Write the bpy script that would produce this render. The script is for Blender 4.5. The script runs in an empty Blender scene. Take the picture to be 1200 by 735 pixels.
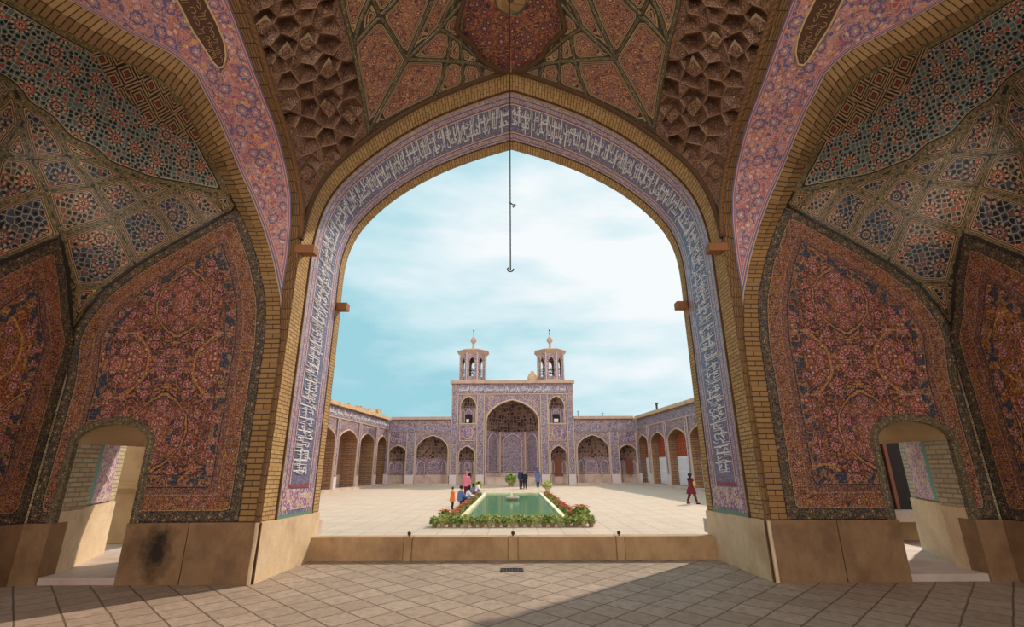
import bpy, bmesh, math, random
import numpy as np
from mathutils import Vector, Matrix
from mathutils.geometry import delaunay_2d_cdt
random.seed(4)
SC = bpy.context.scene
COL = SC.collection
PI = math.pi

# ------------------------------------------------------------------ survey: a sight line from the tripod, in metres
EYE = 1.65
FOC = 562.0
PITCH = math.atan(178.5 / 562.0)
CP, SP = math.cos(PITCH), math.sin(PITCH)
def ray(x, y):
    u = (x - 600) / FOC; v = (367.5 - y) / FOC
    return (u, CP - v * SP, SP + v * CP)
def atY(x, y, Y):
    d = ray(x, y); t = Y / d[1]; return (d[0] * t, Y, EYE + d[2] * t)
def atX(x, y, X):
    d = ray(x, y); t = X / d[0]; return (X, d[1] * t, EYE + d[2] * t)
def atZ(x, y, Z):
    d = ray(x, y); t = (Z - EYE) / d[2]; return (d[0] * t, d[1] * t, Z)
def at_t(x, y, t):
    d = ray(x, y); return (d[0] * t, d[1] * t, EYE + d[2] * t)

# ------------------------------------------------------------------ colour and node helpers
def lin(c):
    c /= 255.0
    return c / 12.92 if c <= 0.04045 else ((c + 0.055) / 1.055) ** 2.4
def C(r, g, b): return (lin(r), lin(g), lin(b), 1.0)

class T:
    def __init__(s, name, rough=0.6, spec=0.35):
        s.m = bpy.data.materials.new(name); s.m.use_nodes = True
        s.nt = s.m.node_tree; s.nt.nodes.clear()
        s.out = s.nt.nodes.new('ShaderNodeOutputMaterial')
        s.b = s.nt.nodes.new('ShaderNodeBsdfPrincipled')
        s.nt.links.new(s.b.outputs[0], s.out.inputs[0])
        s.set(s.b.inputs['Roughness'], rough)
        s.set(s.b.inputs['Specular IOR Level'], spec)
    def set(s, sock, v):
        if isinstance(v, bpy.types.NodeSocket): s.nt.links.new(v, sock)
        else: sock.default_value = v
    def n(s, typ, ins=(), **at):
        nd = s.nt.nodes.new('ShaderNode' + typ)
        for k, v in at.items(): setattr(nd, k, v)
        for k, v in dict(ins).items(): s.set(nd.inputs[k], v)
        return nd
    def ma(s, op, a, b=0.0, c=0.0, clamp=False):
        return s.n('Math', {0: a, 1: b, 2: c}, operation=op, use_clamp=clamp).outputs[0]
    def vm(s, op, a, b=(0, 0, 0)):
        nd = s.n('VectorMath', {0: a}, operation=op)
        if op == 'SCALE': s.set(nd.inputs['Scale'], b)
        else: s.set(nd.inputs[1], b)
        return nd.outputs[0] if op not in ('LENGTH', 'DISTANCE', 'DOT_PRODUCT') else nd.outputs[1]
    def mix(s, f, a, b, mode='MIX'):
        nd = s.n('Mix', data_type='RGBA', blend_type=mode)
        s.set(nd.inputs[0], f); s.set(nd.inputs[6], a); s.set(nd.inputs[7], b)
        return nd.outputs[2]
    def uv(s): return s.n('TexCoord').outputs['UV']
    def at(s, name='d'): return s.n('Attribute', attribute_name=name).outputs['Fac']
    def sep(s, v):
        nd = s.n('SeparateXYZ', {0: v}); return nd.outputs[0], nd.outputs[1], nd.outputs[2]
    def com(s, x, y, z=0.0): return s.n('CombineXYZ', {0: x, 1: y, 2: z}).outputs[0]
    def noise(s, p, sc, det=2.0, rough=0.5, col=False):
        nd = s.n('TexNoise', {'Vector': p, 'Scale': sc, 'Detail': det, 'Roughness': rough}, noise_dimensions='2D')
        return nd.outputs['Color' if col else 'Fac']
    def noise3(s, p, sc, det=2.0, rough=0.5):
        return s.n('TexNoise', {'Vector': p, 'Scale': sc, 'Detail': det, 'Roughness': rough}).outputs['Fac']
    def vor(s, p, sc, feat='F1', rnd=1.0):
        return s.n('TexVoronoi', {'Vector': p, 'Scale': sc, 'Randomness': rnd}, voronoi_dimensions='2D', feature=feat)
    def ramp(s, f, stops, const=True):
        nd = s.n('ValToRGB', {0: f}); cr = nd.color_ramp
        cr.interpolation = 'CONSTANT' if const else 'LINEAR'
        while len(cr.elements) < len(stops): cr.elements.new(0.5)
        for e, (p, c) in zip(cr.elements, stops): e.position = p; e.color = c
        return nd.outputs[0]
    def lt(s, a, b): return s.ma('LESS_THAN', a, b)
    def gt(s, a, b): return s.ma('GREATER_THAN', a, b)
    def pal(s, f, cols):
        k = len(cols); return s.ramp(f, [(i / k, c) for i, c in enumerate(cols)])
    def done(s, col, bump=None, bs=0.3, bd=0.02):
        s.set(s.b.inputs['Base Color'], col)
        if bump is not None:
            bn = s.n('Bump', {'Height': bump, 'Strength': bs, 'Distance': bd})
            s.nt.links.new(bn.outputs[0], s.b.inputs['Normal'])
        return s.m
    # -------- glazed floral tile: scrolling vines, rosettes and leaves
    def floral(s, p, sc, ground, small, ros, line, vine, warp=0.22, fine=3.6):
        w = s.noise(p, sc * 0.9, 2, 0.5, True)
        w = s.vm('SCALE', s.vm('SUBTRACT', w, (0.5, 0.5, 0.5)), warp * 2 / sc)
        q = s.vm('ADD', p, w)
        v = s.vor(q, sc, 'F1', 0.75)
        rnd = s.sep(v.outputs['Color'])[0]
        dist = v.outputs['Distance']
        rel = s.vm('SUBTRACT', q, v.outputs['Position'])
        rx, ry, _ = s.sep(rel)
        th = s.ma('ARCTAN2', ry, rx)
        pet = s.ma('ADD', dist, s.ma('MULTIPLY', s.ma('COSINE', s.ma('MULTIPLY', th, 7.0)), 0.035))
        col = s.pal(rnd, ground)
        fv = s.vor(q, sc * fine, 'F1', 0.9)
        fr = s.sep(fv.outputs['Color'])
        col = s.mix(s.ma('MULTIPLY', s.lt(fv.outputs['Distance'], 0.36), s.gt(fr[1], 0.25)), col, s.pal(fr[0], small))
        fe = s.vor(q, sc * fine, 'DISTANCE_TO_EDGE', 0.9)
        col = s.mix(s.ma('MULTIPLY', s.lt(fe.outputs['Distance'], 0.06), 0.75), col, line)
        nz = s.noise(q, sc * 1.5, 1.5, 0.5)
        ct = s.ma('ABSOLUTE', s.ma('SUBTRACT', s.ma('FRACT', s.ma('MULTIPLY', nz, 7.0)), 0.5))
        col = s.mix(s.lt(ct, 0.10), col, vine)
        col = s.mix(s.ma('MULTIPLY', s.gt(ct, 0.10), s.lt(ct, 0.15)), col, line)
        col = s.mix(s.lt(pet, 0.30), col, line)
        col = s.mix(s.lt(pet, 0.265), col, ros[0])
        col = s.mix(s.lt(pet, 0.19), col, ros[1])
        col = s.mix(s.lt(pet, 0.12), col, line)
        col = s.mix(s.lt(pet, 0.08), col, ros[2])
        return col
    # -------- cut-tile star pattern: ten-fold rosettes of polygons on a pale ground
    def girih(s, p, sc, ground, dark, red, cream):
        v = s.vor(p, sc * 2.7, 'F1', 0.6)
        r3 = s.sep(v.outputs['Color'])
        fe = s.vor(p, sc * 2.7, 'DISTANCE_TO_EDGE', 0.6).outputs['Distance']
        col = s.mix(s.lt(v.outputs['Distance'], 0.33), ground, s.pal(r3[0], [dark, dark, dark, ground, red, dark]))
        col = s.mix(s.lt(fe, 0.055), col, cream)
        big = s.vor(p, sc * 0.52, 'F1', 0.5)
        rel = s.vm('SUBTRACT', p, big.outputs['Position'])
        rx, ry, _ = s.sep(rel)
        th = s.ma('ARCTAN2', ry, rx)
        d = big.outputs['Distance']
        c10 = s.ma('COSINE', s.ma('MULTIPLY', th, 10.0))
        rnd = s.sep(big.outputs['Color'])[1]
        inr = s.lt(d, 0.31)
        c2 = s.mix(s.gt(c10, 0.15), cream, s.pal(rnd, [dark, red, dark]))
        c2 = s.mix(s.lt(d, 0.23), c2, s.mix(s.lt(c10, 0.1), ground, s.pal(rnd, [red, dark, red])))
        c2 = s.mix(s.lt(d, 0.145), c2, s.mix(s.gt(c10, 0.0), cream, red))
        c2 = s.mix(s.lt(d, 0.075), c2, dark)
        c2 = s.mix(s.lt(d, 0.035), c2, cream)
        return s.mix(inr, col, c2)
    # -------- bands laid from an edge inward, d in metres; inner ones first
    def bands(s, col, d, items):
        for w, c in items: col = s.mix(s.lt(d, w), col, c)
        return col
    def wear(s, col, p, amt=0.25, sc=1.3):
        n = s.noise3(p, sc, 4, 0.6)
        g = s.ma('ADD', s.ma('MULTIPLY', n, amt * 2), 1.0 - amt)
        return s.mix(1.0, col, s.n('CombineColor', {0: g, 1: g, 2: g}).outputs[0], 'MULTIPLY')

M = {}
def fold(t, p, cx, per):
    """mirror-symmetric carpet layout about a vertical axis"""
    x, y, z = t.sep(p)
    x = t.ma('ABSOLUTE', t.ma('SUBTRACT', x, cx))
    x = t.ma('PINGPONG', x, 0.95)
    y = t.ma('PINGPONG', y, per)
    return t.com(x, y)
def ogee(t, p, cx, kx, ky):
    x, y, z = t.sep(p)
    a = t.ma('COSINE', t.ma('MULTIPLY', t.ma('SUBTRACT', x, cx), kx))
    b = t.ma('COSINE', t.ma('MULTIPLY', y, ky))
    w = t.noise(p, 3.0, 2)
    return t.ma('ADD', t.ma('ADD', a, b), t.ma('MULTIPLY', t.ma('SUBTRACT', w, 0.5), 0.5))

NAVY = C(26, 28, 44); BLK = C(28, 22, 22); GRN = C(46, 54, 44); CREAM = C(196, 172, 128)

def carpet(name, cx, ground, small, ros, line, vine, medal, kx=3.9, ky=2.9, sc=4.0):
    t = T(name, 0.42, 0.4); p = t.uv(); d = t.at('d')
    q = fold(t, p, cx, 1.1)
    f = t.floral(q, sc, ground, small, ros, line, vine)
    g = ogee(t, q, 0.0, kx, ky)
    f2 = t.floral(t.vm('ADD', q, (3.3, 1.7, 0)), sc * 1.3, medal, small, ros, line, vine)
    f = t.mix(t.gt(g, 0.75), f, f2)
    f = t.mix(t.lt(t.ma('ABSOLUTE', t.ma('SUBTRACT', g, 0.75)), 0.13), f, line)
    f = t.mix(t.lt(t.ma('ABSOLUTE', t.ma('SUBTRACT', g, 0.75)), 0.06), f, vine)
    f = t.mix(t.lt(t.ma('ABSOLUTE', t.ma('ADD', g, 0.95)), 0.07), f, vine)
    bo = t.floral(p, 6.0, [C(150, 74, 44), C(120, 56, 44), C(160, 92, 48), C(96, 44, 44)], [C(60, 50, 70), C(170, 130, 70), C(150, 90, 90)], (C(190, 130, 110), C(120, 40, 44), CREAM), NAVY, C(176, 128, 72), 0.1)
    bo2 = t.floral(p, 9.0, [C(120, 66, 60), C(140, 84, 72), C(104, 52, 54)], [C(60, 54, 72), C(160, 110, 90), C(96, 40, 48)], (C(170, 120, 104), C(90, 40, 50), CREAM), NAVY, C(160, 116, 76), 0.1)
    gr = t.floral(p, 7.0, [C(40, 46, 46), C(52, 56, 44), C(34, 36, 50)], [C(78, 74, 50), C(60, 70, 78), C(120, 100, 64)], (C(120, 110, 80), C(90, 50, 44), CREAM), BLK, C(110, 96, 58), 0.1)
    cl = t.mix(t.gt(t.noise(p, 6.5, 1), 0.5), f, C(44, 54, 72))
    cl = t.mix(t.lt(t.ma('ABSOLUTE', t.ma('SUBTRACT', t.noise(p, 6.5, 1), 0.5)), 0.03), cl, C(150, 112, 76))
    f = t.bands(f, d, [(0.70, line), (0.69, cl), (0.53, C(150, 112, 76)), (0.52, line), (0.50, bo2), (0.40, C(170, 130, 90)), (0.39, bo), (0.18, C(170, 140, 96)), (0.168, line), (0.15, gr), (0.02, BLK)])
    ex = t.vor(q, 17.0, 'DISTANCE_TO_EDGE', 0.9).outputs['Distance']
    f = t.mix(t.ma('MULTIPLY', t.lt(ex, 0.075), 0.75), f, C(36, 28, 36))
    sp = t.noise(p, 34.0, 3, 0.7)
    f = t.mix(t.ma('MULTIPLY', t.gt(sp, 0.6), 0.5), f, C(186, 138, 98))
    # glazed tile joints
    x, y, z = t.sep(p)
    jx = t.lt(t.ma('FRACT', t.ma('MULTIPLY', x, 4.0)), 0.03); jy = t.lt(t.ma('FRACT', t.ma('MULTIPLY', y, 4.0)), 0.03)
    f = t.mix(t.ma('MULTIPLY', t.ma('MAXIMUM', jx, jy), 0.35), f, C(120, 90, 66))
    return t.done(t.wear(f, p, 0.3))

REDS = [C(104, 38, 40), C(128, 48, 46), C(84, 32, 42), C(138, 66, 44), C(70, 34, 46)]
SMALL = [C(176, 96, 96), C(60, 60, 96), C(188, 116, 60), C(206, 150, 140), C(110, 40, 56), C(50, 66, 70)]
ROS = (C(196, 128, 126), C(150, 54, 70), C(214, 176, 120))
M['carpet'] = carpet('carpet_tile', -5.75, REDS, SMALL, ROS, C(30, 26, 38), C(178, 128, 76), [C(150, 60, 58), C(116, 52, 70), C(150, 84, 62), C(60, 48, 70)])
M['carpet_r'] = carpet('carpet_tile_far_side', 5.75, REDS, SMALL, ROS, C(30, 26, 38), C(178, 128, 76), [C(150, 60, 58), C(116, 52, 70), C(150, 84, 62), C(60, 48, 70)])
M['carpet2'] = carpet('orange_carpet_tile', 5.6, [C(156, 72, 36), C(172, 90, 42), C(138, 54, 36), C(160, 100, 50)], [C(190, 120, 60), C(120, 44, 50), C(60, 54, 84), C(200, 150, 110)], (C(206, 150, 150), C(160, 60, 84), C(220, 190, 150)), C(48, 30, 34), C(200, 150, 80), [C(170, 84, 84), C(150, 70, 60), C(176, 104, 60)])

def simple_floral(name, sc, ground, small, ros, line, vine, rough=0.45, edge=None, wear=0.25, warp=0.22):
    t = T(name, rough, 0.4); p = t.uv()
    f = t.floral(p, sc, ground, small, ros, line, vine, warp)
    if edge: f = t.bands(f, t.at('d'), edge)
    return t.done(t.wear(f, p, wear))
M['pink'] = simple_floral('pink_floral_tile', 3.2, [C(204, 144, 142), C(212, 158, 152), C(194, 126, 130), C(200, 152, 156)], [C(104, 106, 142), C(216, 172, 164), C(182, 94, 104), C(112, 108, 140), C(226, 192, 176)], (C(112, 110, 144), C(206, 148, 146), C(226, 190, 160)), C(122, 88, 104), C(222, 160, 116), 0.35,
    [(0.10, C(212, 176, 166)), (0.09, C(168, 104, 116)), (0.06, C(222, 186, 170)), (0.05, C(110, 104, 134)), (0.02, C(200, 168, 140))], 0.2)
M['vault_tile'] = simple_floral('vault_floral_tile', 4.2, [C(150, 96, 80), C(160, 108, 88), C(130, 76, 68), C(146, 98, 92)], [C(186, 138, 116), C(76, 68, 84), C(180, 130, 84), C(116, 60, 58)], (C(190, 136, 110), C(134, 60, 56), C(206, 170, 120)), C(54, 40, 44), C(184, 138, 90), 0.45,
    [(0.098, C(64, 48, 42)), (0.088, C(176, 136, 104)), (0.074, C(64, 48, 42)), (0.064, C(170, 144, 104)), (0.05, C(70, 62, 46))], 0.25)
M['lobe'] = simple_floral('dark_scrolling_tile', 3.6, [C(122, 58, 50), C(138, 74, 56), C(104, 48, 50)], [C(160, 100, 80), C(52, 46, 62), C(168, 108, 60)], (C(150, 84, 70), C(70, 44, 60), C(190, 150, 110)), C(40, 28, 36), C(176, 124, 84))
M['rib'] = simple_floral('olive_tile_rib', 9.0, [C(84, 72, 54), C(72, 64, 52), C(96, 80, 58)], [C(124, 108, 78), C(52, 48, 44)], (C(136, 118, 84), C(60, 48, 40), CREAM), C(40, 36, 32), C(146, 126, 88))
M['far_tile'] = simple_floral('lilac_court_tile', 1.35, [C(150, 128, 132), C(136, 116, 126), C(154, 130, 126)], [C(92, 86, 120), C(172, 142, 144), C(106, 96, 128), C(180, 154, 148)], (C(84, 80, 122), C(176, 144, 150), C(184, 162, 150)), C(76, 64, 80), C(184, 156, 140), 0.5, None, 0.12)
M['far_blue'] = simple_floral('blue_court_tile', 1.5, [C(104, 98, 130), C(120, 110, 136), C(94, 88, 118)], [C(176, 158, 162), C(140, 114, 126), C(186, 172, 166)], (C(178, 154, 158), C(98, 92, 124), C(192, 178, 166)), C(66, 60, 84), C(172, 152, 152), 0.5, None, 0.12)
M['far_panel'] = simple_floral('court_niche_tile', 0.95, [C(112, 100, 140), C(150, 116, 136), C(98, 88, 132)], [C(72, 72, 128), C(190, 150, 150), C(160, 120, 80)], (C(196, 166, 176), C(76, 74, 130), C(200, 180, 160)), C(54, 50, 84), C(180, 150, 130), 0.5, None, 0.12)
M['reveal_tile'] = simple_floral('lilac_reveal_tile', 5.2, [C(214, 190, 196), C(206, 176, 170), C(216, 200, 190)], [C(120, 80, 150), C(226, 206, 200), C(180, 110, 130)], (C(118, 66, 140), C(190, 130, 170), C(230, 214, 190)), C(126, 96, 132), C(206, 176, 110), 0.4)

def net_mat():
    t = T('star_net_tile', 0.45, 0.4); p = t.uv(); d = t.at('d'); up = t.at('up')
    A = t.girih(p, 5.3, C(86, 96, 94), C(24, 26, 32), C(158, 62, 48), C(170, 156, 122))
    B = t.girih(t.vm('ADD', p, (5.1, 2.2, 0)), 5.6, C(104, 84, 66), C(26, 24, 28), C(158, 66, 48), C(176, 150, 112))
    B2 = t.girih(t.vm('ADD', p, (1.1, 7.2, 0)), 5.2, C(58, 62, 70), C(20, 20, 26), C(120, 60, 50), C(150, 132, 104))
    cell = t.at('cell')
    B = t.mix(t.gt(cell, 0.5), B2, B)
    rib = t.floral(p, 14.0, [C(98, 84, 54), C(78, 70, 48), C(112, 92, 58)], [C(136, 116, 72), C(46, 44, 40)], (C(150, 130, 84), C(80, 48, 36), CREAM), C(36, 32, 28), C(140, 118, 72), 0.1)
    B = t.bands(B, d, [(0.09, C(176, 148, 104)), (0.082, C(30, 26, 26)), (0.074, C(122, 66, 48)), (0.063, C(176, 148, 104)), (0.055, C(34, 30, 30)), (0.047, rib), (0.013, C(40, 34, 28))])
    A = t.bands(A, d, [(0.10, C(178, 150, 104)), (0.088, C(34, 30, 30)), (0.062, rib)])
    f = t.mix(t.gt(up, 0.5), B, A)
    # the square-kufic medallion set in the star field
    k = t.at('kuf')
    x, y, z = t.sep(p)
    u = t.ma('MULTIPLY', t.ma('ADD', x, y), 0.7071); w = t.ma('MULTIPLY', t.ma('SUBTRACT', x, y), 0.7071)
    ck = t.vor(t.com(u, w), 3.2, 'F1', 0.4)
    rl = t.sep(t.vm('SUBTRACT', t.com(u, w), ck.outputs['Position']))
    mx = t.ma('MAXIMUM', t.ma('ABSOLUTE', rl[0]), t.ma('ABSOLUTE', rl[1]))
    st = t.lt(t.ma('FRACT', t.ma('MULTIPLY', mx, 21.0)), 0.5)
    kc = t.mix(st, C(36, 28, 30), C(158, 126, 86))
    kc = t.mix(t.lt(mx, 0.035), kc, C(116, 48, 40))
    f = t.mix(t.gt(k, 0.5), f, kc)
    return t.done(t.wear(f, p, 0.28))
M['net'] = net_mat()

def brick_mat(name, c1, c2, mortar, bw=0.21, rh=0.062, teal=None, ms=0.008, wear=0.22):
    t = T(name, 0.85, 0.2); p = t.uv()
    b = t.n('TexBrick', {'Vector': p, 'Color1': c1, 'Color2': c2, 'Mortar': mortar, 'Scale': 1.0, 'Mortar Size': ms, 'Mortar Smooth': 0.2, 'Brick Width': bw, 'Row Height': rh})
    col = b.outputs[0]
    if teal:
        x, y, z = t.sep(p)
        col = t.mix(t.ma('MULTIPLY', b.outputs[1], t.gt(t.noise(p, 2.2, 2), 0.55)), col, teal)
    n = t.noise3(p, 18, 4, 0.65)
    col = t.mix(t.ma('MULTIPLY', n, 0.25), col, C(120, 84, 48))
    h = t.ma('ADD', t.ma('MULTIPLY', b.outputs[1], -1.0), t.ma('MULTIPLY', n, 0.3))
    return t.done(t.wear(col, p, wear), h, 0.7, 0.012)
M['brick'] = brick_mat('buff_brick', C(190, 158, 112), C(172, 140, 96), C(112, 90, 66), teal=C(96, 122, 110))
M['brick_d'] = brick_mat('brown_brick', C(156, 122, 80), C(140, 106, 70), C(74, 56, 42), teal=C(70, 90, 82))
M['brick_e'] = brick_mat('brown_edge_brick', C(142, 108, 72), C(128, 96, 64), C(62, 46, 36), 0.062, 0.20)
M['brick_a'] = brick_mat('arch_edge_brick', C(198, 164, 114), C(180, 146, 98), C(118, 90, 62), 0.2, 0.066)
M['brick_s'] = brick_mat('rim_brick', C(162, 126, 82), C(146, 112, 72), C(66, 52, 40), 0.34, 0.085, ms=0.009)
M['brick_c'] = brick_mat('arcade_brick', C(170, 134, 104), C(152, 116, 92), C(116, 92, 78), 0.8, 0.22, ms=0.04)
M['brick_w'] = brick_mat('reveal_brick', C(206, 184, 152), C(186, 166, 136), C(140, 142, 122), 0.24, 0.075, ms=0.012)

def band_mat():
    t = T('inscription_tile', 0.35, 0.5); p = t.uv(); x, y, z = t.sep(p)
    e = t.ma('ABSOLUTE', t.ma('SUBTRACT', y, 0.66))
    ed = t.floral(p, 6.5, [C(176, 160, 176), C(190, 170, 172), C(160, 146, 176)], [C(104, 100, 150), C(206, 176, 176), C(150, 100, 120)], (C(110, 100, 150), C(206, 180, 180), CREAM), C(92, 84, 116), C(206, 186, 170), 0.12)
    mid = t.floral(p, 5.0, [C(92, 94, 124), C(104, 102, 134), C(84, 86, 114)], [C(140, 130, 160), C(110, 112, 156), C(150, 120, 140)], (C(120, 120, 160), C(90, 90, 130), C(180, 170, 170)), C(52, 54, 84), C(150, 146, 172), 0.15)
    col = t.mix(t.lt(e, 0.36), ed, mid)
    col = t.mix(t.ma('MULTIPLY', t.gt(e, 0.36), t.lt(e, 0.385)), col, C(206, 190, 180))
    col = t.mix(t.ma('MULTIPLY', t.gt(e, 0.385), t.lt(e, 0.42)), col, C(134, 60, 80))
    col = t.mix(t.ma('MULTIPLY', t.gt(e, 0.52), t.lt(e, 0.545)), col, C(110, 74, 92))
    col = t.mix(t.gt(e, 0.62), col, C(176, 140, 100))
    return t.done(t.wear(col, p, 0.15))
M['band'] = band_mat()

def stone(name, c1, c2, c3, sc=2.4, streak=2.2, rough=0.6, crack=0.0, bump=0.25, soot=None):
    t = T(name, rough, 0.3); p = t.uv()
    x, y, z = t.sep(p)
    st = t.noise(t.com(t.ma('MULTIPLY', x, streak), y), sc, 6, 0.75)
    bl = t.noise3(p, 1.1, 4, 0.6)
    gr = t.noise3(p, 40, 3, 0.7)
    col = t.mix(t.ramp(st, [(0.3, (0, 0, 0, 1)), (0.7, (1, 1, 1, 1))], False), c1, c2)
    col = t.mix(t.ramp(bl, [(0.48, (0, 0, 0, 1)), (0.72, (.8, .8, .8, 1))], False), col, c3)
    col = t.mix(t.ma('MULTIPLY', t.gt(gr, 0.62), 0.3), col, c3)
    if soot:
        sd = t.ma('ADD', t.vm('LENGTH', t.vm('MULTIPLY', t.vm('SUBTRACT', p, (soot[0], soot[1], 0)), (2.6, 1.5, 0))), t.ma('MULTIPLY', t.ma('SUBTRACT', t.noise(p, 5, 4, .7), .5), 0.9))
        col = t.mix(t.ramp(sd, [(0.2, (.92, .92, .92, 1)), (0.75, (0, 0, 0, 1))], False), col, C(30, 22, 18))
    if crack:
        vc = t.vor(t.vm('ADD', p, t.vm('SCALE', t.noise(p, 5, 4, .7, True), 0.5)), 7.0, 'DISTANCE_TO_EDGE').outputs['Distance']
        col = t.mix(t.ma('MULTIPLY', t.lt(vc, 0.018), crack), col, C(80, 60, 42))
    return t.done(col, t.ma('ADD', gr, t.ma('MULTIPLY', st, 0.5)), bump, 0.02)
M['dado'] = stone('travertine_dado', C(132, 100, 70), C(150, 117, 84), C(94, 68, 48))
M['dado_soot'] = stone('sooty_travertine', C(132, 100, 70), C(150, 117, 84), C(94, 68, 48), soot=(-5.33, .45))
M['dado_l'] = stone('pale_travertine', C(210, 182, 146), C(224, 200, 166), C(178, 144, 108), crack=0.14)
M['kerb'] = stone('kerb_stone', C(172, 138, 98), C(190, 156, 116), C(130, 96, 66))
M['far_stone'] = stone('court_stone', C(190, 168, 156), C(204, 184, 170), C(160, 136, 122), 1.0, 1.5)
M['plaster'] = stone('tan_plaster', C(178, 150, 112), C(188, 160, 122), C(160, 130, 96), 1.0, 1.0, 0.9)
M['rim'] = stone('pool_rim_stone', C(220, 208, 172), C(232, 222, 190), C(190, 174, 140), 2.0, 1.0)
M['roofclay'] = stone('mud_roof', C(190, 160, 126), C(204, 176, 140), C(160, 130, 100), 1.0, 1.0, 0.95)
M['cornice'] = stone('court_cornice', C(176, 150, 134), C(190, 164, 146), C(150, 124, 112), 1.0, 1.0, 0.9)

def paver(name, size, ang, c1, c2, joint, jw, dirt, wear=0.2, spec=0.25):
    t = T(name, 0.7, spec); p = t.uv()
    mp = t.n('Mapping', {'Vector': p, 'Rotation': (0, 0, ang)}).outputs[0]
    wob = t.vm('SCALE', t.vm('SUBTRACT', t.noise(p, 1.5, 2, .5, True), (.5, .5, .5)), 0.03)
    b = t.n('TexBrick', {'Vector': t.vm('ADD', mp, wob), 'Color1': c1, 'Color2': c2, 'Mortar': joint, 'Scale': 1.0, 'Mortar Size': jw, 'Mortar Smooth': 0.3, 'Brick Width': size, 'Row Height': size}, offset=0.0)
    n1 = t.noise3(p, 9, 5, 0.7); n2 = t.noise3(p, 0.7, 3, 0.5); n3 = t.noise3(p, 60, 2, 0.6)
    col = t.mix(t.ramp(n1, [(0.42, (0, 0, 0, 1)), (0.7, (.7, .7, .7, 1))], False), b.outputs[0], dirt)
    col = t.mix(t.ma('MULTIPLY', n3, 0.25), col, dirt)
    h = t.ma('ADD', t.ma('MULTIPLY', b.outputs[1], -1.2), t.ma('ADD', t.ma('MULTIPLY', n1, 0.6), t.ma('MULTIPLY', n3, 0.2)))
    return t.done(t.wear(col, p, wear, 0.8), h, 0.6, 0.015)
M['paver'] = paver('iwan_paver', 0.40, math.radians(45), C(180, 160, 142), C(160, 141, 124), C(94, 79, 66), 0.012, C(126, 108, 90))
M['court'] = paver('court_paver', 0.85, 0.0, C(206, 186, 168), C(198, 178, 158), C(182, 160, 140), 0.03, C(184, 162, 142), 0.16)

def flat(name, c, rough=0.6, metal=0.0, var=0.15, sc=8.0):
    t = T(name, rough); p = t.n('TexCoord').outputs['Object']
    t.set(t.b.inputs['Metallic'], metal)
    n = t.noise3(p, sc, 3, 0.6)
    g = t.ma('ADD', t.ma('MULTIPLY', n, var * 2), 1 - var)
    return t.done(t.mix(1.0, c, t.n('CombineColor', {0: g, 1: g, 2: g}).outputs[0], 'MULTIPLY'))
for k, c, r in [('white_script', C(222, 220, 222), .4), ('cream_script', C(206, 178, 130), .5), ('cartouche', C(96, 66, 52), .5), ('wood', C(150, 98, 58), .7), ('dark_wood', C(120, 66, 44), .6), ('red_wood', C(150, 74, 44), .6), ('lattice', C(196, 104, 70), .6), ('white_door', C(226, 222, 226), .5), ('dark', C(36, 28, 26), .8), ('iron', C(60, 52, 48), .5), ('rope', C(120, 84, 52), .8), ('edge', C(86, 60, 38), .8), ('brown_door', C(120, 76, 56), .6), ('foot_stone', C(206, 192, 192), .7), ('teal', C(60, 148, 136), .35), ('teal_grey', C(104, 138, 122), .4), ('dull_red', C(140, 70, 78), .5), ('skin', C(206, 152, 122), .5), ('black_cloth', C(30, 28, 34), .8), ('maroon_cloth', C(108, 26, 40), .8), ('navy_cloth', C(44, 54, 92), .8), ('orange_cloth', C(232, 118, 50), .8), ('pink_cloth', C(214, 120, 140), .8), ('white_cloth', C(214, 212, 218), .8), ('blue_cloth', C(88, 110, 160), .8), ('grey_cloth', C(120, 118, 128), .8), ('hair', C(28, 22, 20), .5), ('yellow_cloth', C(190, 170, 80), .8), ('pot', C(170, 138, 108), .8), ('pale_pot', C(202, 188, 158), .8), ('leaf', C(126, 150, 76), .6), ('leaf2', C(176, 190, 112), .6), ('leaf3', C(190, 184, 116), .6), ('red_flower', C(214, 60, 60), .6), ('coral_flower', C(226, 122, 92), .6), ('grey_rock', C(170, 156, 146), .8), ('eye', C(30, 24, 22), .3), ('muq_line', C(150, 118, 92), .6), ('chain', C(48, 40, 36), .6), ('lilac_trim', C(188, 168, 166), .6), ('buff_trim', C(192, 168, 144), .7)]:
    M[k] = flat(k, c, r)
def muq_mat():
    t = T('stalactite_facet', 0.55, 0.3); p = t.uv()
    f = t.floral(p, 5.0, [C(118, 84, 66), C(104, 72, 60), C(130, 92, 72)], [C(150, 112, 84), C(86, 58, 48), C(120, 76, 58)], (C(160, 120, 92), C(90, 56, 46), C(180, 150, 110)), C(72, 50, 42), C(156, 122, 92), 0.1)
    return t.done(t.wear(f, p, 0.3))
M['muq'] = muq_mat()
def farmuq():
    t = T('court_stalactite', 0.8, 0.2); p = t.uv()
    v = t.vor(p, 2.2, 'F1', 0.5); e = t.vor(p, 2.2, 'DISTANCE_TO_EDGE', 0.6).outputs['Distance']
    c = t.pal(t.sep(v.outputs['Color'])[0], [C(92, 72, 72), C(116, 92, 86), C(72, 56, 60), C(134, 108, 98)])
    return t.done(t.mix(t.lt(e, 0.07), c, C(164, 138, 122)))
M['farmuq'] = farmuq()
def water():
    t = T('green_pool_water', 0.12, 0.12); p = t.n('TexCoord').outputs['Object']
    n = t.noise3(p, 1.2, 3, 0.5)
    c = t.mix(n, C(50, 116, 70), C(78, 144, 94))
    return t.done(c, t.noise3(p, 3.0, 2, .5), 0.12, 0.03)
M['water'] = water()
ROLL = -0.25; EXPO = 0.0; BACK_FILL = 0.92; SUN = 3.4
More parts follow.
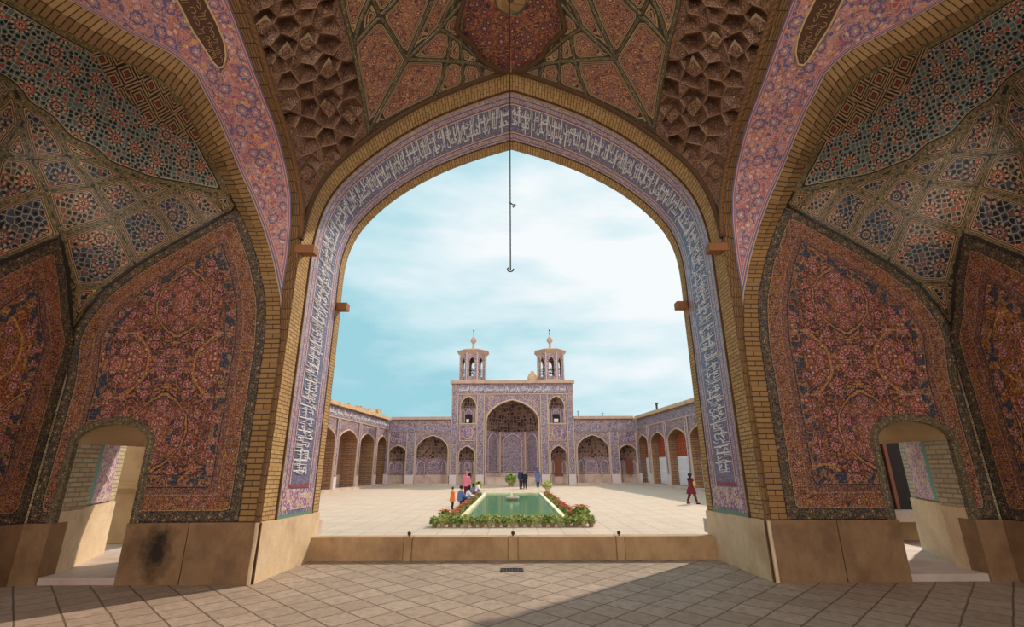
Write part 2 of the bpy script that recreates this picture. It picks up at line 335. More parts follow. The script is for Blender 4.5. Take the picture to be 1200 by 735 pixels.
# ------------------------------------------------------------------ mesh helpers
def obj(name, me, mats, parent=None, smooth=False):
    for m in mats: me.materials.append(M[m] if isinstance(m, str) else m)
    o = bpy.data.objects.new(name, me); COL.objects.link(o)
    if smooth:
        for p in me.polygons: p.use_smooth = True
    if parent is not None:
        o.parent = parent
        o.matrix_parent_inverse = Matrix.LocRotScale(parent.location, parent.rotation_euler, parent.scale).inverted()
    return o
def tag(o, label=None, cat=None, group=None, kind=None):
    if label: o['label'] = label
    if cat: o['category'] = cat
    if group: o['group'] = group
    if kind: o['kind'] = kind
    return o
def thing(name, label, cat, loc=(0, 0, 0), group=None, kind=None):
    o = bpy.data.objects.new(name, None); COL.objects.link(o); o.location = loc
    o.empty_display_size = 0.1
    return tag(o, label, cat, group, kind)

class MB:
    def __init__(s): s.v = []; s.f = []; s.uv = []; s.mi = []; s.at = {}
    def add(s, vs, fs, uvs=None, mat=0, **at):
        b = len(s.v)
        vs = [tuple(map(float, p)) for p in vs]
        s.v += vs
        s.uv += [tuple(map(float, u)) for u in uvs] if uvs is not None else [(p[0], p[2]) for p in vs]
        s.f += [tuple(b + i for i in f) for f in fs]; s.mi += [mat] * len(fs)
        for k in set(list(at) + list(s.at)):
            l = s.at.setdefault(k, [])
            l += [0.0] * (b - len(l))
            l += list(map(float, at[k])) if k in at else [0.0] * len(vs)
    def grid(s, P, UV=None, mat=0, flip=False, close=False, **at):
        n = len(P); m = len(P[0])
        vs = [p for r in P for p in r]; uvs = [u for r in UV for u in r] if UV is not None else None
        fs = []
        for i in range(n - 1):
            for j in range(m if close else m - 1):
                k = (j + 1) % m
                f = (i * m + j, i * m + k, (i + 1) * m + k, (i + 1) * m + j)
                fs.append(f[::-1] if flip else f)
        s.add(vs, fs, uvs, mat, **at)
    def box(s, x0, x1, y0, y1, z0, z1, mat=0, us=1.0):
        if x0 > x1: x0, x1 = x1, x0
        for ax in range(3):
            for sd in (0, 1):
                a, b = [(1, 2), (0, 2), (0, 1)][ax]
                lo = (x0, y0, z0); hi = (x1, y1, z1)
                q = []
                for i, j in ((0, 0), (1, 0), (1, 1), (0, 1)):
                    p = [0, 0, 0]; p[ax] = (lo, hi)[sd][ax]; p[a] = (lo, hi)[i][a]; p[b] = (lo, hi)[j][b]; q.append(p)
                fl = (sd == 0) ^ (ax == 1)
                s.add(q, [(3, 2, 1, 0) if fl else (0, 1, 2, 3)], [(p[a] * us, p[b] * us) for p in q], mat)
    def tube(s, path, r, n=8, mat=0, twist=0.0, lobes=0, closed=False, cap=True):
        P = [Vector(p) for p in path]; k = len(P)
        rs = r if isinstance(r, (list, tuple)) else [r] * k
        rows = []; uvr = []; L = 0.0; ref = None
        for i in range(k):
            if closed: t = P[(i + 1) % k] - P[i - 1]
            else: t = P[min(i + 1, k - 1)] - P[max(i - 1, 0)]
            if t.length < 1e-9: t = Vector((0, 0, 1))
            t.normalize()
            if ref is None:
                ref = Vector((0, 0, 1)) if abs(t.z) < 0.9 else Vector((0, 1, 0))
                ref = (ref - t * ref.dot(t)).normalized()
            else:
                ref = (ref - t * ref.dot(t)); ref = ref.normalized() if ref.length > 1e-6 else t.orthogonal().normalized()
            bi = t.cross(ref)
            if i: L += (P[i] - P[i - 1]).length
            row = []
            for j in range(n):
                a = 2 * PI * j / n
                rr = rs[i] * (1 + (0.25 * math.cos(lobes * a + twist * L) if lobes else 0))
                row.append(P[i] + ref * (math.cos(a) * rr) + bi * (math.sin(a) * rr))
            rows.append(row); uvr.append([(j / n * 2 * PI * rs[i], L) for j in range(n)])
        if closed: rows.append(rows[0]); uvr.append(uvr[0])
        s.grid(rows, uvr, mat, close=True)
        if cap and not closed:
            s.add(rows[0], [tuple(range(n - 1, -1, -1))], uvr[0], mat); s.add(rows[-1], [tuple(range(n))], uvr[-1], mat)
    def lathe(s, prof, c=(0, 0, 0), n=16, mat=0, ph=0.0, sx=1.0, sy=1.0):
        rows = [[(c[0] + r * sx * math.cos(2 * PI * j / n + ph), c[1] + r * sy * math.sin(2 * PI * j / n + ph), c[2] + z) for j in range(n)] for r, z in prof]
        uvs = [[(j / n * 2 * PI * max(r, .05), z) for j in range(n)] for r, z in prof]
        s.grid(rows, uvs, mat, close=True)
        if prof[0][0] > 1e-4: s.add(rows[0], [tuple(range(n - 1, -1, -1))], [(p[0], p[1]) for p in rows[0]], mat)
        if prof[-1][0] > 1e-4: s.add(rows[-1], [tuple(range(n))], [(p[0], p[1]) for p in rows[-1]], mat)
    def build(s, name, mats, parent=None, smooth=False, sg=1):
        if sg < 0:
            s.v = [(-x, y, z) for x, y, z in s.v]; s.f = [f[::-1] for f in s.f]
        me = bpy.data.meshes.new(name)
        me.from_pydata(s.v, [], s.f)
        ul = me.uv_layers.new(name='UVMap')
        idx = np.empty(len(me.loops), np.int32); me.loops.foreach_get('vertex_index', idx)
        uva = np.array(s.uv, np.float32)
        if sg < 0: uva[:, 0] *= -1
        ul.data.foreach_set('uv', uva[idx].ravel())
        me.polygons.foreach_set('material_index', np.array(s.mi, np.int32))
        for k, l in s.at.items():
            l = l + [0.0] * (len(s.v) - len(l))
            a = me.attributes.new(k, 'FLOAT', 'POINT'); a.data.foreach_set('value', np.array(l, np.float32))
        me.update()
        if isinstance(mats, str): mats = [mats]
        return obj(name, me, mats, parent, smooth)

def resample(pts, n):
    p = np.array(pts, float); d = np.r_[0, np.cumsum(np.linalg.norm(np.diff(p, axis=0), axis=1))]
    t = np.linspace(0, d[-1], n)
    return np.stack([np.interp(t, d, p[:, k]) for k in range(p.shape[1])], 1)
def smoothc(p, it=3):
    p = np.array(p, float)
    for _ in range(it): p[1:-1] = 0.25 * p[:-2] + 0.5 * p[1:-1] + 0.25 * p[2:]
    return p
def seglen(p): return np.r_[0, np.cumsum(np.linalg.norm(np.diff(np.array(p, float), axis=0), axis=1))]
def pdist(P, lines):
    """distance from points P (n,2|3) to polylines"""
    out = np.full(len(P), 1e9)
    for L in lines:
        L = np.array(L, float)
        for a, b in zip(L[:-1], L[1:]):
            ab = b - a; t = np.clip(((P - a) @ ab) / max(ab @ ab, 1e-12), 0, 1)
            out = np.minimum(out, np.linalg.norm(P - (a + t[:, None] * ab), axis=1))
    return out
def inside(P, poly):
    P = np.array(P, float); q = np.array(poly, float); r = np.zeros(len(P), bool)
    for (x1, y1), (x2, y2) in zip(q, np.roll(q, -1, 0)):
        c = ((y1 > P[:, 1]) != (y2 > P[:, 1]))
        with np.errstate(divide='ignore', invalid='ignore'):
            xi = (x2 - x1) * (P[:, 1] - y1) / (y2 - y1) + x1
        r ^= c & (P[:, 0] < xi)
    return r
def region(outer, holes=(), step=None, extra=()):
    """triangulate a 2D outline with holes; returns (verts (n,2), tris)"""
    vs = []; es = []
    def loop(l):
        b = len(vs); l = [tuple(map(float, p)) for p in l]
        vs.extend(l); es.extend((b + i, b + (i + 1) % len(l)) for i in range(len(l)))
    loop(outer)
    for h in holes: loop(h)
    if step:
        o = np.array(outer, float); x0, y0 = o.min(0); x1, y1 = o.max(0)
        g = np.array([(x + (step / 2 if j % 2 else 0), y) for j, y in enumerate(np.arange(y0, y1, step * .87)) for x in np.arange(x0, x1, step)])
        g = g[inside(g, o)]
        for h in holes: g = g[~inside(g, h)]
        lines = [list(o) + [o[0]]] + [list(h) + [h[0]] for h in holes]
        g = g[pdist(g, lines) > step * 0.45]
        vs.extend(map(tuple, g))
    r = delaunay_2d_cdt([Vector(p) for p in vs], es, [], 1, 1e-6)
    V = np.array([(p.x, p.y) for p in r[0]]); F = np.array([f for f in r[2]])
    c = V[F].mean(1); k = inside(c, outer)
    for h in holes: k &= ~inside(c, h)
    F = F[k]
    a = V[F]; ar = (a[:, 1, 0] - a[:, 0, 0]) * (a[:, 2, 1] - a[:, 0, 1]) - (a[:, 1, 1] - a[:, 0, 1]) * (a[:, 2, 0] - a[:, 0, 0])
    F[ar < 0] = F[ar < 0][:, ::-1]
    return V, [tuple(map(int, f)) for f in F]
def arch(uc, hw, zs, za, n=14, peak=0.38):
    """pointed arch from left springing over the apex to right springing"""
    q = []
    for i in range(n + 1):
        t = i / n; a = t * PI / 2
        q.append((hw * math.cos(a), zs + (za - zs) * (math.sin(a) * (1 - peak) + peak * t)))
    return [(uc - x, z) for x, z in q] + [(uc + x, z) for x, z in q[-2::-1]]

# ------------------------------------------------------------------ Arabic lettering (joined forms) as mesh
AR = {'ا': 'FE8D2', 'ب': 'FE8F4', 'ة': 'FE932', 'ت': 'FE954', 'ث': 'FE994', 'ج': 'FE9D4', 'ح': 'FEA14', 'خ': 'FEA54', 'د': 'FEA92', 'ذ': 'FEAB2', 'ر': 'FEAD2', 'ز': 'FEAF2', 'س': 'FEB14', 'ش': 'FEB54', 'ص': 'FEB94', 'ض': 'FEBD4', 'ط': 'FEC14', 'ظ': 'FEC54', 'ع': 'FEC94', 'غ': 'FECD4', 'ف': 'FED14', 'ق': 'FED54', 'ك': 'FED94', 'ل': 'FEDD4', 'م': 'FEE14', 'ن': 'FEE54', 'ه': 'FEE94', 'و': 'FEED2', 'ى': 'FEEF2', 'ي': 'FEF14'}
def shape_ar(s):
    out = []
    for w in s.split():
        r = ''
        for i, c in enumerate(w):
            base, k = int(AR[c][:4], 16), AR[c][4]
            prev = i > 0 and AR[w[i - 1]][4] == '4'
            nxt = i < len(w) - 1 and k == '4'
            r += chr(base + (3 if prev and nxt else 1 if prev else 2 if nxt else 0))
        out.append(r[::-1])
    return ' '.join(out[::-1])
def text_mesh(s, h, ext=0.01, wide=1.0):
    """joined Arabic text h metres tall, from x = 0; returns verts, faces, width"""
    cu = bpy.data.curves.new('lettering', 'FONT'); cu.body = shape_ar(s); cu.extrude = ext / h; cu.resolution_u = 3
    o = bpy.data.objects.new('lettering', cu); COL.objects.link(o)
    dg = bpy.context.evaluated_depsgraph_get()
    me = bpy.data.meshes.new_from_object(o.evaluated_get(dg))
    bpy.data.objects.remove(o); bpy.data.curves.remove(cu)
    bm = bmesh.new(); bm.from_mesh(me); bpy.data.meshes.remove(me)
    bmesh.ops.triangulate(bm, faces=bm.faces[:])
    bm.verts.ensure_lookup_table()
    V = np.array([v.co[:] for v in bm.verts]); F = [tuple(v.index for v in f.verts) for f in bm.faces]
    bm.free()
    V[:, 0] -= V[:, 0].min(); y0, y1 = V[:, 1].min(), V[:, 1].max()
    V[:, 1] = (V[:, 1] - y0) / (y1 - y0); V *= (h * wide / 0.9, h, h)
    return V, F, V[:, 0].max()

# ------------------------------------------------------------------ the great front arch
W0, W1 = 7.95, 9.95            # inner and outer face of the front wall
AN = [(3.85, 0.0), (3.85, 1.5), (3.85, 3.0), (3.85, 4.4), (3.85, 5.2), (3.845, 5.65), (3.81, 6.05), (3.74, 6.45), (3.62, 6.8), (3.43, 7.12), (3.13, 7.47), (2.74, 7.86), (2.19, 8.33), (1.57, 8.74), (0.75, 9.14), (0.0, 9.43)]
AF = [(3.75, 0.0), (3.75, 1.5), (3.75, 3.0), (3.755, 4.4), (3.76, 5.2), (3.765, 5.6), (3.745, 6.0), (3.68, 6.35), (3.56, 6.68), (3.36, 7.0), (3.08, 7.33), (2.72, 7.68), (2.2, 8.06), (1.57, 8.42), (0.78, 8.76), (0.0, 9.02)]
def full(pts, n=60):
    q = smoothc(resample(pts, n), 2)
    q[:, 0] = np.where(q[:, 1] < 5, pts[1][0], q[:, 0])
    return np.array([(-x, z) for x, z in q] + [(x, z) for x, z in q[-2::-1]])
CN, CF = full(AN), full(AF)
SL = seglen(CN)
def soffit(s, w):
    """point on the arch soffit: s metres along from the left foot, w metres in from the near edge"""
    k = w / (W1 - W0)
    a = np.array([np.interp(s, SL, CN[:, i]) for i in (0, 1)]); b = np.array([np.interp(s, SL, CF[:, i]) for i in (0, 1)])
    p = a * (1 - k) + b * k
    return np.array((p[0], W0 + w, p[1]))
def soff_n(s):
    a = soffit(max(s - 0.05, 0), 1.0); b = soffit(min(s + 0.05, SL[-1]), 1.0)
    t = (b - a); n = np.array((t[2], 0, -t[0])); return n / np.linalg.norm(n)
LT = SL[-1]
def soff_strip(mb, w0, w1, s0, s1, lift=0.0, mat=0, ns=150, nw=2, swap=False):
    ss = np.linspace(s0, s1, ns); ws = np.linspace(w0, w1, nw)
    P = [[soffit(s, w) + soff_n(s) * lift for w in ws] for s in ss]
    UV = [[((w - w0, s) if swap else (s, w - w0)) for w in ws] for s in ss]
    mb.grid(P, UV, mat, flip=False)
DZ = 0.84                      # top of the stone dado
wf = MB()
soff_strip(wf, 0.0, 0.40, DZ, LT - DZ, 0.0, 0, swap=True)
soff_strip(wf, 1.74, 2.0, DZ, LT - DZ, 0.0, 0, swap=True)
soff_strip(wf, 0.0, 2.0, 0.0, DZ, 0.0, 1, 6); soff_strip(wf, 0.0, 2.0, LT - DZ, LT, 0.0, 1, 6)
wall_front = wf.build('wall_front', ['brick_a', 'plaster'], None, True)
tag(wall_front, 'great pointed archway of buff brick framing the courtyard', 'archway', kind='structure')
b = MB(); soff_strip(b, 0.44, 1.70, DZ, LT - DZ, 0.012, nw=8); b.build('inscription_band', 'band', wall_front, True)
for w in (0.42, 1.72):
    b = MB(); b.tube([soffit(s, w) + soff_n(s) * 0.005 for s in np.linspace(DZ, LT - DZ, 140)], 0.022, 5); b.build('edge_moulding', 'edge', wall_front)
b = MB(); b.tube([(x, W0 - 0.03, z) for x, z in CN if z > 5.5], 0.05, 6); b.build('arch_rib', 'edge', wall_front, True)
for s0, s1 in ((0.0, DZ), (LT - DZ, LT)):
    b = MB(); soff_strip(b, -0.02, 2.03, s0, s1, 0.03, 0, 8, 8, swap=True)
    soff_strip(b, -0.02, 2.03, (DZ - .002 if s0 == 0 else s0), (s1 if s0 == 0 else s0 + .002), 0.028, 0, 2, 2)
    top = s1 if s0 == 0 else s0
    P = [[soffit(top, w) + soff_n(top) * l for w in (-0.02, 2.03)] for l in (0.0, 0.03)]
    b.grid(P, [[(0, 0), (2, 0)], [(0, .03), (2, .03)]])
    b.build('stone_dado', 'dado_l', wall_front)
# script on the band
VERSE = ['بسم الله الرحمن الرحيم قل هو الله احد الله الصمد لم يلد ولم يولد ولم يكن له كفوا احد', 'الحمد لله رب العالمين الرحمن الرحيم مالك يوم الدين اياك نعبد واياك نستعين اهدنا الصراط المستقيم']
b = MB()
for row, (w0, w1, txt) in enumerate(((0.74, 1.12, ' '.join(VERSE + VERSE)), (0.98, 1.40, ' '.join((VERSE[::-1]) * 2)))):
    V, F, wd = text_mesh(txt, w1 - w0, 0.008)
    s0, s1 = 1.55, LT - 1.55
    P = []
    for x, y, z in V:
        s = s0 + x / wd * (s1 - s0)
        P.append(soffit(s, w1 - y * (w1 - w0) / (w1 - w0)) + soff_n(s) * (0.022 + z))
    b.add(P, F)
# tall upright strokes that tie the two rows together
rs = random.Random(7)
s = 1.6
while s < LT - 1.6:
    w = 0.72 + rs.random() * 0.1; e = w + 0.35 + rs.random() * 0.3
    P = [soffit(s + o, ww) + soff_n(s) * 0.024 for o, ww in ((-0.012, w), (0.012, w), (0.02, e), (-0.004, e))]
    b.add(P, [(0, 1, 2, 3)]); s += 0.11 + rs.random() * 0.12
b.build('lettering', 'white_script', wall_front)
# end panels of the band, low on each jamb
for base, sg in ((DZ, 1), (LT - DZ, -1)):
    b = MB(); a = sorted((base, base + sg * 0.06)); soff_strip(b, 0.44, 1.70, a[0], a[1], 0.02, 0, 3); b.build('tile_border', 'teal_grey', wall_front)
    b = MB(); a = sorted((base + sg * .48, base + sg * .54)); soff_strip(b, 0.72, 1.42, a[0], a[1], 0.02, 0, 3); b.build('tile_border', 'dull_red', wall_front)
    b = MB(); a = sorted((base + sg * .12, base + sg * .46)); soff_strip(b, 0.52, 1.62, a[0], a[1], 0.018, 0, 3); b.build('tile_border', 'reveal_tile', wall_front)

# ------------------------------------------------------------------ vault heights
RY = [(7.95, 5.55), (7.84, 6.0), (7.65, 6.37), (7.39, 6.75), (6.85, 7.15), (6.35, 7.45), (5.67, 7.86), (5.24, 8.07), (4.4, 8.36), (3.5, 8.52), (2.4, 8.55), (0.5, 8.55)]
_ry = smoothc(resample(RY[::-1], 240), 6)
RYy, RYz = _ry[:, 0], _ry[:, 1]
def zR(Y): return float(np.interp(Y, RYy, RYz))
_cl = np.concatenate([[0], np.cumsum(np.hypot(np.diff(RYy), np.diff(RYz)))])
def sR(Y): return float(_cl[-1] - np.interp(Y, RYy, _cl))
def cylY(x, y):
    """meeting point of a sight line with the transverse-arch soffit (front wall below its springing)"""
    d = ray(x, y); g = d[2] / d[1]
    f = lambda Y: EYE + g * Y - zR(Y)
    if f(W0) <= 0: return np.array(atY(x, y, W0))
    a, c = 0.6, W0
    for _ in range(44):
        m = (a + c) / 2
        if f(m) > 0: c = m
        else: a = m
    return np.array(atY(x, y, c))
H0 = 5.55
CNu = CN[(CN[:, 0] <= 0)]
def zF(x): return max(float(np.interp(-abs(x), CNu[:, 0], CNu[:, 1])), H0) if abs(x) < 3.849 else H0
def zV(x, Y): return H0 + math.hypot(zF(x) - H0, zR(Y) - H0)
def vaultpt(x, y, lift=0.0):
    d = ray(x, y)
    f = lambda t: EYE + d[2] * t - zV(d[0] * t, d[1] * t) + lift
    a, c = 1.0, W0 / d[1]
    if f(c) <= 0: return np.array(at_t(x, y, c))
    for _ in range(44):
        m = (a + c) / 2
        if f(m) > 0: c = m
        else: a = m
    return np.array(at_t(x, y, c))

# ------------------------------------------------------------------ outlines surveyed from the tripod (left half; the right mirrors it)
CORNER = [(245, -130), (262, -80), (278, -30), (288, 0), (303, 43.5), (322.5, 109), (336, 150), (348, 196), (353, 227), (355, 246), (354, 268), (352, 288), (343, 345), (340, 362), (334, 400), (300, 613)]
LADDER = [(222, -130), (242, -80), (259, -30), (270, 0), (286, 43.5), (310, 109), (326, 150), (337, 196), (342, 227), (343.5, 246), (341.5, 268), (338, 300), (330.5, 345), (329, 362), (329, 400), (297, 613)]
PINKO = [(-200, -150), (-60, -75), (40, -25), (87, 0), (145, 33), (200, 60), (216, 72), (231, 87), (240, 106), (253, 130), (267, 163), (282, 200), (296, 231), (309, 266), (320, 304), (328, 345), (329, 362)]
RIMO = PINKO[:-1] + [(328.5, 362), (329, 400), (297, 613)]
RIMI = [(-220, -130), (-85, -60), (15, -5), (60, 24), (120, 57), (173, 82), (198, 97), (212, 113), (219, 127), (232, 150), (245, 176), (259, 202), (273, 232), (290, 266), (303, 304), (311, 345), (312, 362), (310, 400), (278, 613)]
def xy_at(lst, y):
    l = sorted(lst, key=lambda p: p[1]); return np.interp(y, [p[1] for p in l], [p[0] for p in l])
P1TOP = [(271, 247), (238, 265), (200, 286), (159, 310.5), (122, 338), (98, 367), (87, 385), (82, 400)]
P2TOP = [(82, 400), (82, 367), (80, 330), (74, 293), (70, 276), (0, 308), (-60, 345), (-120, 392)]

def rim_pts():
    O = resample_px(RIMO, 60); I = resample_px(RIMI, 60)
    Q = []
    for o, i in zip(O, I):
        p = cylY(*o); t = p[1] / ray(*o)[1]
        k = min(max((400 - o[1]) / 200, 0), 1)
        ti = t + 0.16 * k
        q = np.array(at_t(i[0], i[1], ti))
        if q[1] > W0 - 0.01 * (1 - k): q = np.array(atY(i[0], i[1], W0 - 0.01 * (1 - k)))
        Q.append((p - np.array((0, .012 * (1 - k), 0)), q))
    return O, I, Q
def resample_px(l, n):
    """same parameter along both paired outlines: interpolate by list index"""
    l = np.array(l, float); t = np.linspace(0, len(l) - 1, n)
    return np.stack([np.interp(t, range(len(l)), l[:, k]) for k in (0, 1)], 1)
RO, RI, RQ = rim_pts()

# depth of the side half-dome: smooth through the rim, the wall tops and a shallow belly
ctl = []
for (o, i), (p, q) in zip(zip(RO, RI), RQ):
    if i[1] < 240: ctl.append((i[0], i[1], q[1] / ray(*i)[1]))
for x, y in P1TOP: ctl.append((x, y, W0 / ray(x, y)[1]))
XS = -7.47
for x, y in P2TOP[1:]: ctl.append((x, y, XS / ray(x, y)[0]))
ctl += [(110, 165, 8.35), (40, 100, 7.75), (180, 215, 8.62), (20, 200, 7.95)]
ctl = np.array(ctl); ctl = ctl[np.unique(np.round(ctl[:, :2]), axis=0, return_index=True)[1]]
def tps(r2): return np.where(r2 > 1e-9, 0.5 * r2 * np.log(np.maximum(r2, 1e-9)), 0)
_x = ctl[:, :2] / 100; _k = len(_x)
_K = tps(((_x[:, None] - _x[None]) ** 2).sum(2)) + np.eye(_k) * 2e-3
_Pm = np.c_[np.ones(_k), _x]
_A = np.block([[_K, _Pm], [_Pm.T, np.zeros((3, 3))]])
_w = np.linalg.solve(_A, np.r_[ctl[:, 2], 0, 0, 0])
def domepts(px):
    px = np.array(px, float); z = px / 100
    t = tps(((z[:, None] - _x[None]) ** 2).sum(2)) @ _w[:_k] + np.c_[np.ones(len(z)), z] @ _w[_k:]
    return np.array([at_t(a, b_, tt) for (a, b_), tt in zip(px, t)])

ZIG = [(-120, 60), (-60, 72), (0, 88), (18, 100), (32, 121), (57, 134), (81, 162), (111, 175), (129, 192), (180, 211), (216, 217), (262, 226)]
NET = [ZIG, [(-60, 330), (0, 303), (71, 275), (135, 254), (171, 235), (216, 217)], [(-90, 270), (0, 238), (54, 222), (110, 216), (150, 203), (180, 211)], [(71, 275), (61, 246), (54, 222), (38, 185), (28, 150), (18, 100)], [(159, 308), (135, 254), (110, 216), (81, 180), (57, 134)], [(205, 283), (190, 252), (171, 235), (146, 206), (111, 175)], [(240, 262), (225, 240), (207, 219), (180, 211)], [(-80, 190), (0, 178), (38, 185), (81, 180), (129, 192)], [(-50, 320), (-20, 250), (0, 178), (28, 140)], [(-90, 140), (-40, 140), (0, 120), (18, 100)], [(71, 275), (88, 335), (84, 392)], [(88, 335), (122, 333)], [(258, 240), (245, 225), (216, 217)]]
KUF = [(112, 58), (158, 76), (197, 101), (216, 128), (232, 155), (240, 172), (214, 158), (178, 140), (146, 112), (122, 84)]

def rotz(p, sg): return (p[0] * sg, p[1], p[2])
SIDE = {1: ('left', 'left'), -1: ('right', 'right')}

def build_side(sg):
    nm = 'left' if sg > 0 else 'right'
    # ---- transverse arch: pink soffit, brick rim, ladder band, rope
    tr = MB()
    Y0 = resample_px(RIMO, 90); Y1 = resample_px(RIMI, 90)
    P = []; UV = []; L = 0; last = None
    O = resample_px(RIMO, 60)
    for k, (p, q) in enumerate(RQ):
        md = (p + q) / 2 + np.array((0.03, -0.05, -0.05)) * min(max((330 - O[k][1]) / 120, 0), 1)
        if last is not None: L += np.linalg.norm((p + q) / 2 - last)
        last = (p + q) / 2; w = np.linalg.norm(p - q)
        P.append([p, md, q]); UV.append([(0.17, L), (0.0, L), (-0.17, L)])
    # herringbone: courses slant opposite ways on the two facets
    tr.grid(P, UV, 0)
    root = tr.build('wall_front_' + nm, 'brick_s', None, False, sg)
    tag(root, ('left' if sg > 0 else 'right') + ' front wall of carpet-like tile under a brick-rimmed side arch', 'wall', kind='structure')
    # pink soffit
    A = resample_px(PINKO, 70); Bp = resample_px([(xy_at(LADDER, y), y) for y in [-130, -90, -60, -30, 0, 20, 43.5, 75, 109, 140, 165, 196, 227, 262, 300, 345, 362]], 70)
    P = []; UV = []; D = []
    for a, c in zip(A, Bp):
        row = [cylY(*(a * (1 - k) + c * k)) for k in np.linspace(0, 1, 22)]
        P.append(row); UV.append([(p[0], sR(p[1]) if p[1] < W0 - 1e-4 else p[2] - 5.55) for p in row])
        d0 = seglen(row); D += list(np.minimum(d0, d0[-1] - d0 + 0.02))
    b = MB(); b.grid(P, UV, 0, d=D); b.build('pink_soffit', 'pink', root, True, sg)
    # script cartouche set in the pink tile
    ea = resample_px([(184, -46), (199, -20), (211, 0), (227, 33), (240, 53), (252, 72), (258, 78)], 26); eb = resample_px([(222, -46), (235, -20), (243.5, 0), (257, 27), (265, 48), (267, 64), (264, 77)], 26)
    off = np.array((0, -.012, -.012))
    b = MB(); b.grid([[cylY(*(a * (1 - k) + c * k)) + off for k in np.linspace(0, 1, 6)] for a, c in zip(ea, eb)], None, 0); ca = b.build('cartouche', 'cartouche', root, True, sg)
    b = MB(); b.tube([cylY(*q) + off for q in list(ea) + list(eb[::-1])], .016, 5, closed=True); b.build('cartouche_border', 'cream_script', ca, False, sg)
    b = MB()
    for off_v, tx in ((0.08, 'بسم الله الرحمن الرحيم الحمد لله'), (0.42, 'رب العالمين الرحمن الرحيم مالك')):
        Vt, Ft, wd = text_mesh(tx, .46, .004)
        Pt = []
        for x, y, z in Vt:
            u = .02 + .9 * (x / wd if sg < 0 else x / wd); i = u * 25; i0 = min(int(i), 24); fr_ = i - i0
            a = ea[i0] * (1 - fr_) + ea[i0 + 1] * fr_; c = eb[i0] * (1 - fr_) + eb[i0 + 1] * fr_
            k = 1 - (off_v + y) if sg > 0 else (off_v + y); Pt.append(cylY(*(a * (1 - k) + c * k)) + off * 1.8)
        b.add(Pt, Ft)
    b.build('lettering', 'cream_script', ca, False, sg)
    # ladder band and rope
    A = resample_px(LADDER, 110); Bp = resample_px(CORNER, 110)
    P = []; UV = []; L = 0; last = None; RP = []
    for a, c in zip(A, Bp):
        p = cylY(*a) + np.array((0, -.006, -.006)); q = cylY(*c); q = q + np.array((0, -.006, -.006))
        if last is not None: L += np.linalg.norm(q - last)
        q = np.array((-3.85, W0 - .006, q[2])) if c[1] > 284 else q
        last = q; P.append([p, (p + q) / 2 + np.array((.0, -.02, -.02)), q]); UV.append([(0, L), (.15, L), (.3, L)]); RP.append(q)
    b = MB(); b.grid(P, UV); b.build('brick_edge_band', 'brick_e', root, False, sg)
    b = MB(); RP = [r for r in RP if r[2] > 5.6]
    b.tube(resample(RP, 300), 0.045, 8, 0, 70.0, 2); b.build('rope_moulding', 'rope', root, True, sg)
    # ---- carpet-tile panel in the front wall
    low = [(p[0], p[2]) for p in [atY(x, y, W0) for x, y in [(37, 613), (278, 613)]]]
    rise = [atY(x, y, W0) for x, y in [(310, 400), (312, 362), (311, 345), (303, 304), (290, 266), (279, 243)]]
    top = [atY(x, y, W0) for x, y in P1TOP]
    poly = low + [(p[0], p[2]) for p in rise] + [(p[0], p[2]) for p in top] + [(XS + .03, 3.0)]
    poly[0] = (XS + .03, DZ); poly[1] = (poly[1][0], DZ)
    DX0, DX1, DS, DA = -7.02, -5.86, 2.02, 2.32
    door = [(DX1, 0.10), (DX0, 0.10)] + [(x, z) for x, z in arch((DX0 + DX1) / 2, (DX1 - DX0) / 2, DS, DA, 8, 0.1)]
    dcut = [(x, max(z, DZ)) for x, z in door]
    # panel = outline with the doorway cut up from its foot
    out = [poly[0], (DX0, DZ)] + [(x, z) for x, z in arch((DX0 + DX1) / 2, (DX1 - DX0) / 2, DS, DA, 8, 0.1)] + [(DX1, DZ)] + poly[1:]
    V, F = region(out, (), 0.11)
    d = pdist(V, [poly + [poly[0]]])
    b = MB(); b.add([(x, W0 + .004, z) for x, z in V], F, [(x, z) for x, z in V], 0, d=d)
    b.build('tile_panel', 'carpet' if sg > 0 else 'carpet_r', root, False, sg)
    # door surround: a low raised frame of dark tile
    fr = [(DX1, DZ)] + arch((DX0 + DX1) / 2, (DX1 - DX0) / 2, DS, DA, 8, 0.1)[::-1] + [(DX0, DZ)]
    cx, cz = (DX0 + DX1) / 2, 1.6
    P = []; UV = []; L = seglen(fr)
    for (x, z), l in zip(fr, L):
        n = np.array((x - cx, max(z - DS, 0) * 1.6)); n = n / max(np.linalg.norm(n), 1e-6)
        r = []
        for w, y in ((0, W0 + .07), (0, W0 - .012), (0.05, W0 - .016), (0.065, W0 - .006), (0.125, W0 - .006), (0.13, W0 + .004)): r.append((x + n[0] * w, y, z + n[1] * w))
        P.append(r); UV.append([(l, w) for w in (-.07, 0, .05, .065, .125, .13)])
    b = MB(); b.grid(P, UV, 0); b.build('door_surround', 'rib', root, False, sg)
    # dado slabs
    for x0, x1, z1 in ((XS - .02, DX0, DZ), (DX1, -4.92, DZ), (-4.905, -3.86, DZ + .005)):
        b = MB(); b.box(x0, x1, W0 - .05, W0 + .25, 0, z1); o = b.build('dado_slab', 'dado_soot' if sg > 0 else 'dado', root, False, sg)
        bv = o.modifiers.new('b', 'BEVEL'); bv.width = .012; bv.segments = 2
    b = MB(); b.tube([(-3.88, W0 - .06, 0), (-3.88, W0 - .06, .3), (-3.875, W0 - .055, .6), (-3.88, W0 - .05, DZ)], .03, 6); b.build('worn_corner', 'dado_l', root, True, sg)
    if sg > 0:
        # soot stain left by old fires, on the pier slab
        pass
    # ---- passage through the wall
    b = MB()
    # threshold and passage floor
    b.box(DX0 - .95, DX1, W0 - .02, 16.0, -.3, .10)
